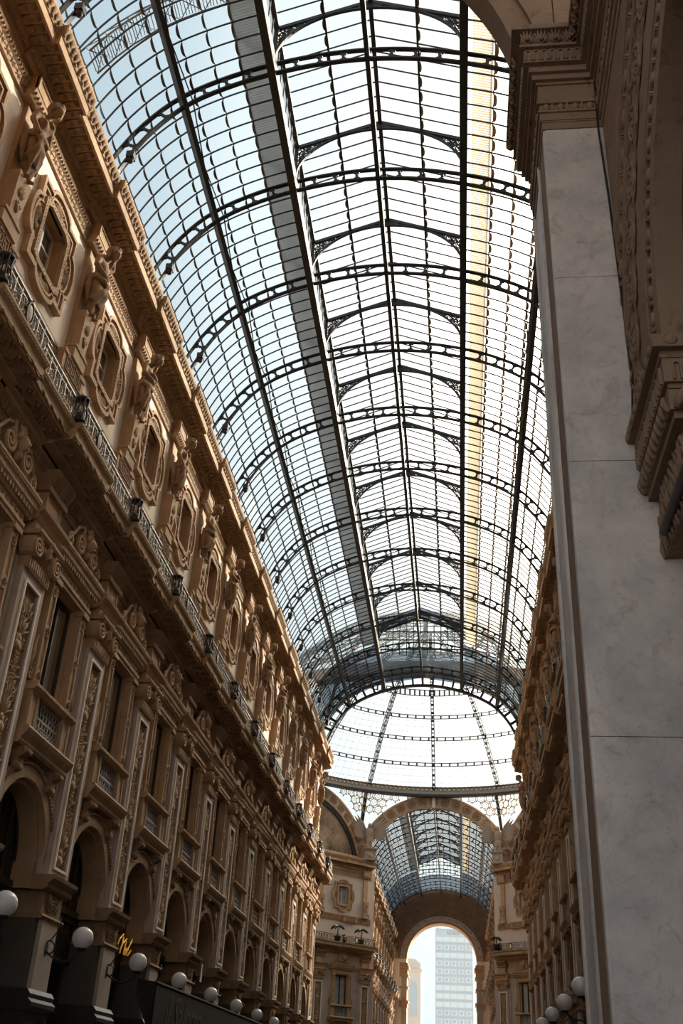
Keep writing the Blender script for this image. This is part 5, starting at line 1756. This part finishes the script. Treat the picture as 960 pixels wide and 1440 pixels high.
# wall above and great arch
W3 = bpy.data.objects.new('wall_portico', None); COL.objects.link(W3)
W3['kind'] = 'structure'; W3['label'] = 'brown stone portico wall carrying the entrance arch and the side arch'
RA, ZA = 5.0, 11.12
m = MB()
XA0 = -1.74
q = arc(XA0, ZA, RA, PI - .2, .2, 36)
oq = [(-9, ZA + 1)] + [(-9 + 18 * k / 34, 19.5) for k in range(35)] + [(9, ZA + 1)]
m.ring(oq, q, YP + .02, YP + .32, 'y', closed=False)
new('arch_wall', m.mesh('arch_wall', PORTICO), W3)
m = MB()
AC = .205
m.ring(arc(XA0, ZA, RA + .30, PI - AC, AC, 36), arc(XA0, ZA, RA - .02, PI - AC, AC, 36), YP - .04, YP + .34, 'y', closed=False)
m.ring(arc(XA0, ZA, RA + .46, PI - AC, AC, 36), arc(XA0, ZA, RA + .26, PI - AC, AC, 36), YP - .10, YP + .02, 'y', closed=False)
new('great_archivolt', m.mesh('great_archivolt', PORTICO), W3)
m = MB(); m.box(-9, -6.75, YP, YP + 1.3, 0, ZA)
new('opposite_pier', m.mesh('opposite_pier', PORTICO), W3)
for k in range(3):
    m = MB(); m.panel(-.0, .03, 0, .26, 12.16, 14.4, .012, .01)
    o = new('wall_slab', MB().box(XC - .05 + k * .27, XC + .205 + k * .27, YP - .03, YP + .03, 12.13, 14.2).mesh('wall_slab', PORTICO), W3)
# side wall with arch: plane x = XW, arch centre y 4.15, z 6.75
YA_, ZA_, RI, RO = 4.15, 6.75, 2.12, 4.0
m = MB()
ia = arc(YA_, ZA_, RO - .05, PI, 0, 40)
oo = [(-2.6, ZA_)] + [(-2.6 + (YP + 2.6) * k / 38, 10.72) for k in range(39)] + [(YP, ZA_)]
m.ring(oo, ia, XW, XW + .6, 'x', closed=False)
new('side_arch_wall', m.mesh('side_arch_wall', PORTICO), W3)
m = MB()
for r0, r1, d in ((3.84, 4.10, .03), (3.80, 3.84, .012), (3.54, 3.80, .002), (3.42, 3.54, .03), (2.78, 3.42, .012), (2.72, 2.78, .03), (2.46, 2.72, .034), (2.40, 2.46, .024), (2.26, 2.40, .006), (2.10, 2.26, .02)):
    m.ring(arc(YA_, ZA_, r1, PI, 0, 48), arc(YA_, ZA_, r0, PI, 0, 48), XW - d, XW + .2, 'x', closed=False)
av = new('side_archivolt', m.mesh('side_archivolt', PORTICO), W3)
m = MB()
for rad, pitch in ((3.68, .34), (2.33, .24)):
    n = int(PI * rad / pitch)
    for k in range(n):
        t = PI * (k + .5) / n
        c = (XW - .012, YA_ + rad * cos(t), ZA_ + rad * sin(t))
        rot = Matrix.Rotation(t, 3, 'X')
        m.ell(c, (.032, .06, pitch * .28), 7, 5, rot=rot)
        for sgn in (-.40, -.47):
            tt = PI * (k + .5 + sgn) / n
            m.ell((XW - .012, YA_ + rad * cos(tt), ZA_ + rad * sin(tt)), (.034, .065, .016), 7, 4, rot=Matrix.Rotation(tt, 3, 'X'))
new('bead_and_reel', m.mesh('bead_and_reel', PORTICO), av, kind='stuff')
lm = MB()
for a in (-78, -52, -26, 26, 52, 78):
    t = math.radians(a); lm.leaf((0, 0, -.20), (-.012, .26 * sin(t), -.20 + .44 * cos(t)), .045, -.018)
for r_l, w_l in ((.17, .026), (.10, .020)):
    lm.tube([(-.010, r_l * .85 * sin(t), -.02 + r_l * 1.25 * cos(t) * (1 if cos(t) > 0 else .8)) for t in [2 * PI * i / 12 for i in range(12)]], w_l, 4, True, flat=.6)
lm.ell((-.012, 0, .0), (.016, .04, .06), 7, 4)
lm.leaf((0, .14, .20), (-.012, .27, .30), .03, -.015); lm.leaf((0, -.14, .20), (-.012, -.27, .30), .03, -.015)
lf_m = lm.mesh('archivolt_leaf', PORTICO)
n = 20
for k in range(n):
    t = PI * (k + .5) / n
    o = new('archivolt_leaf', lf_m, av, (XW - .02, YA_ + 3.09 * cos(t), ZA_ + 3.09 * sin(t)))
    o.rotation_euler = (t - PI / 2, 0, 0)
m = MB(); m.ring(arc(YA_, ZA_, 2.3, PI, 0, 40), arc(YA_, ZA_, RI, PI, 0, 40), XW + .02, XW + 3.2, 'x', closed=False)
for yy in (YA_ + RI, YA_ - RI - .18): m.box(XW + .5, XW + 3.2, yy, yy + .18, 0, ZA_)
new('arch_soffit', m.mesh('arch_soffit', PORTICOD), W3)
m = MB(); m.box(XW + 3.2, XW + 3.4, -3, YP, 0, 10); new('niche_wall', m.mesh('niche_wall', PORTICOD), W3)
m = MB(); m.box(-12, 12, -3, YP + .02, 17.0, 17.4); m.box(-12, 12, YP, 9.0, 17.0, 30); new('portico_ceiling', m.mesh('portico_ceiling', PORTICOD), W3)
m = MB(); m.box(-12, -9, -3, YP, 0, 17.2); new('portico_side', m.mesh('portico_side', PORTICO), W3)
# impost of the side arch
I = bpy.data.objects.new('side_impost', None); COL.objects.link(I)
I['label'] = 'carved impost capital of the side arch beside the marble pier'; I['category'] = 'capital'
YI = YA_ + RI + .02
m = MB()
for z0, z1, d in ((6.62, 6.74, .12), (6.56, 6.62, .06), (6.34, 6.56, .05), (6.30, 6.34, .02), (6.10, 6.28, .03), (6.04, 6.10, .0)):
    m.box(XW - d, XW + 2.6, YI - d, YP + .0, z0, z1)
new('impost_mouldings', m.mesh('impost_mouldings', PORTICO), I)
m = MB()
for k in range(9): m.ell((XW - .12, YI + .02 + k * .15, 6.68), (.015, .055, .045), 8, 5)
for k in range(5): m.ell((XW + .02 + k * .15, YI - .12, 6.68), (.055, .018, .045), 8, 5)
for k in range(9): flute(m, XW - .05, YI + .04 + k * .14, 6.44, 1)
for k in range(5): flute(m, XW + .05 + k * .12, YI - .05, 6.44, 0)
for k in range(12):
    q = MB(); q.tube([(-.01, 0, -.08), (-.035, .03, 0), (-.025, .06, .08)], [.022, .032, .02], 6)
    m.merge(q, XW - .02, YI + .02 + k * .105, 6.19)
for k in range(6):
    q = MB(); q.tube([(0, -.02, -.09), (.03, -.06, 0), (.08, -.04, .09)], [.03, .04, .02], 6)
    m.merge(q, XW + .02 + k * .105, YI - .02, 6.19)
new('impost_carving', m.mesh('impost_carving', PORTICO), I, kind='stuff')
m = MB(); m.box(XW + .08, XW + 2.6, YI + .06, YP, 5.50, 6.04); m.box(XW + .5, XW + 2.6, YI + .1, YP, 0, 5.50)
new('impost_neck', m.mesh('impost_neck', PORTICO), I)
m = MB()
r_ = random.Random(11)
for k in range(46):
    y = YI + .12 + (k % 12) * .095 + r_.random() * .03; z = 5.56 + (k // 12) * .12 + r_.random() * .04
    q = MB(); q.tube([(0, 0, -.08), (-.012, .07 * (r_.random() - .5), .0), (-.01, .09 * (r_.random() - .5) + .02, .07), (0, .06, .10)], [.016, .022, .016, .006], 5)
    m.merge(q, XW + .075, y, z)
    if k % 4 == 0: m.ell((XW + .07, y + .04, z + .05), (.03, .035, .035), 7, 5)
new('neck_foliage', m.mesh('neck_foliage', PORTICO), I, kind='stuff')
pp = MB(); pp.tube([(XW + .03, YP - .28, 5.60), (XW + .03, 5.2, 5.60)], .04, 12)
top('pipe_stub', pp.mesh('pipe_stub', mat('dark_pipe', (.10, .085, .08), .5)), 'dark round pipe stub under the impost at the marble pier', 'pipe')
m = MB(); m.tube([(XW - .02, YP - .02, 12.0), (XW - .06, YP - .06, 10.6), (XW - .03, YP - .03, 9.6), (XW - .02, YP - .05, 7.3), (XW - .05, YP - .02, 6.9)], .012, 5)
top('cable', m.mesh('cable', IRON2), 'thin cable running down the inner corner of the marble pier', 'cable')

# ================================================================== shop sign, awning, plants, floor
G = bpy.data.objects.new('script_sign', None); COL.objects.link(G)
G['label'] = 'glowing gold script sign in the dark shopfront'; G['category'] = 'sign'
STROKES = [[(190, 450), (225, 355), (285, 280), (285, 350), (265, 440), (235, 530), (220, 605)], [(235, 540), (280, 430), (340, 360), (325, 430), (300, 530), (280, 630)],
           [(285, 620), (305, 560), (335, 520), (330, 580), (310, 635)], [(435, 370), (400, 450), (350, 550), (320, 630)], [(345, 560), (365, 540)], [(405, 560), (380, 600), (350, 645)]]
def at_x(px, py, X):
    d = R_ * (px - 480) - U_ * (py - 720) + W_ * FPX
    return CAM + d * ((X - CAM.x) / d.x)
for stx in STROKES:
    m = MB()
    pts = [at_x(150 + a / 12, 1290 + b / 12, -7.12) for a, b in stx]
    m.tube([tuple(p) for p in pts], .022, 6)
    new('stroke', m.mesh('stroke', GOLD), G)
A = bpy.data.objects.new('awning', None); COL.objects.link(A)
A['label'] = 'dark canvas shop awning with faded script at the foot of the lit facade'; A['category'] = 'awning'
XA = -5.0
a0, a1 = at_x(220, 1387, XA), at_x(368, 1436, XA)
ya, yb, zt = a0.y, a1.y + 14, (a0.z + a1.z) / 2
m = MB(); m.box(XA - .02, XA, ya, yb, zt - 1.25, zt); new('valance', m.mesh('valance', AWN), A)
m = MB(); m.add([(XA, ya, zt), (XA, yb, zt), (-5.5, yb, zt + .05), (-5.5, ya, zt + .05), (XA, ya, zt - .02), (XA, yb, zt - .02), (-5.5, yb, zt + .03), (-5.5, ya, zt + .03)], [(0, 1, 2, 3), (7, 6, 5, 4), (0, 3, 7, 4), (1, 5, 6, 2)])
m.add([(XA, ya, zt), (-5.5, ya, zt + .05), (-5.5, ya, zt - .3), (XA, ya, zt - 1.25)], [(0, 1, 2, 3)])
new('canopy', m.mesh('canopy', AWN), A)
m = MB(); m.box(XA - .01, XA + .025, ya, yb, zt - .02, zt + .02); new('edge_rail', m.mesh('edge_rail', mat('dull_brass', (.25, .2, .15), .4)), A)
cu = bpy.data.curves.new('awning_lettering', 'FONT'); cu.body = 'il Salotto'; cu.size = 1.15; cu.shear = .35; cu.extrude = .004; cu.materials.append(AWNTEXT)
tx = new('awning_lettering', flat_text(cu), A, (XA + .012, ya + 1.0, zt - .95)); tx.rotation_euler = (PI / 2, 0, PI / 2)
fl = MB(); fl.prism([(-.10, 0), (.10, 0), (.06, .55), (-.02, .55)], -.01, .01)
top('white_pennant', fl.mesh('white_pennant', SIGNW), 'small white pennant hanging by the globe lamps above the awning', 'pennant', loc=tuple(at_x(281.5, 1381, -6.1)))
def palm(loc, lb, h=1.0):
    o = bpy.data.objects.new('potted_palm', None); COL.objects.link(o); o.location = loc
    o['label'] = lb; o['category'] = 'plant'
    m = MB(); m.lathe([(.22, 0), (.32, .45), (.34, .5)], (0, 0, 0), 10); new('pot', m.mesh('pot', POT), o)
    m = MB(); m.tube([(0, 0, .4), (.03, .02, .9 * h), (.0, .05, 1.35 * h)], [.07, .06, .05], 6); new('stem', m.mesh('palm_stem', LEAFM), o)
    for k in range(9):
        a = 2 * PI * k / 9
        m = MB()
        pts = [(.72 * t * cos(a) * h, .72 * t * sin(a) * h, 1.35 * h + .25 * t - .55 * t * t) for t in (0, .35, .7, 1.0)]
        m.tube(pts, [.03, .13, .11, .02], 4, flat=.15, up=(0, 0, 1))
        new('frond', m.mesh('frond', LEAFM), o)
for (px, py, Y, lb, h) in ((475, 1302, 102.6, 'dark potted palm on the octagon balcony nearer the lit facade', 1.0), (508, 1307, 104.6, 'dark potted palm on the octagon balcony nearer the far arcade', 1.0),
                           (697, 1316, 104.6, 'small dark potted palm on the shaded octagon balcony', .8)):
    p = at_plane(px, py, Y); p.z = 14.42
    palm(p, lb, h)
m = MB(); m.box(-18, 18, -12, 165, -.3, 0)
top('floor', m.mesh('floor', FLOORM), 'stone arcade floor', kind='structure')
m = MB(); m.box(-300, 300, 165, 900, -.5, -.05); m.box(-300, 300, -300, -12, -.5, -.05)
top('ground_outside', m.mesh('ground_outside', mat('grey_paving', (.36, .335, .315), .8, .2, .5)), 'pale paved square outside the arcade', kind='structure')
# building masses either side of the arcades; tall right one added to block sun
for nm, x0, x1, y0, y1, z in (('wall_block_left', -30, -8.9, 7.9, 71, 25.5), ('wall_block_right', 8.9, 30, 7.9, 71, 27.5), ('wall_block_far_left', -30, -8.9, 107.5, 160, 24), ('wall_block_far_right', 8.9, 30, 107.5, 160, 25), ('sun_block_right', 11.5, 30, 7.9, 68, 35)):
    m = MB(); m.box(x0, x1, y0, y1, 0, z)
    top(nm, m.mesh(nm, STONE2), 'unseen mass behind the arcade facade', kind='structure')
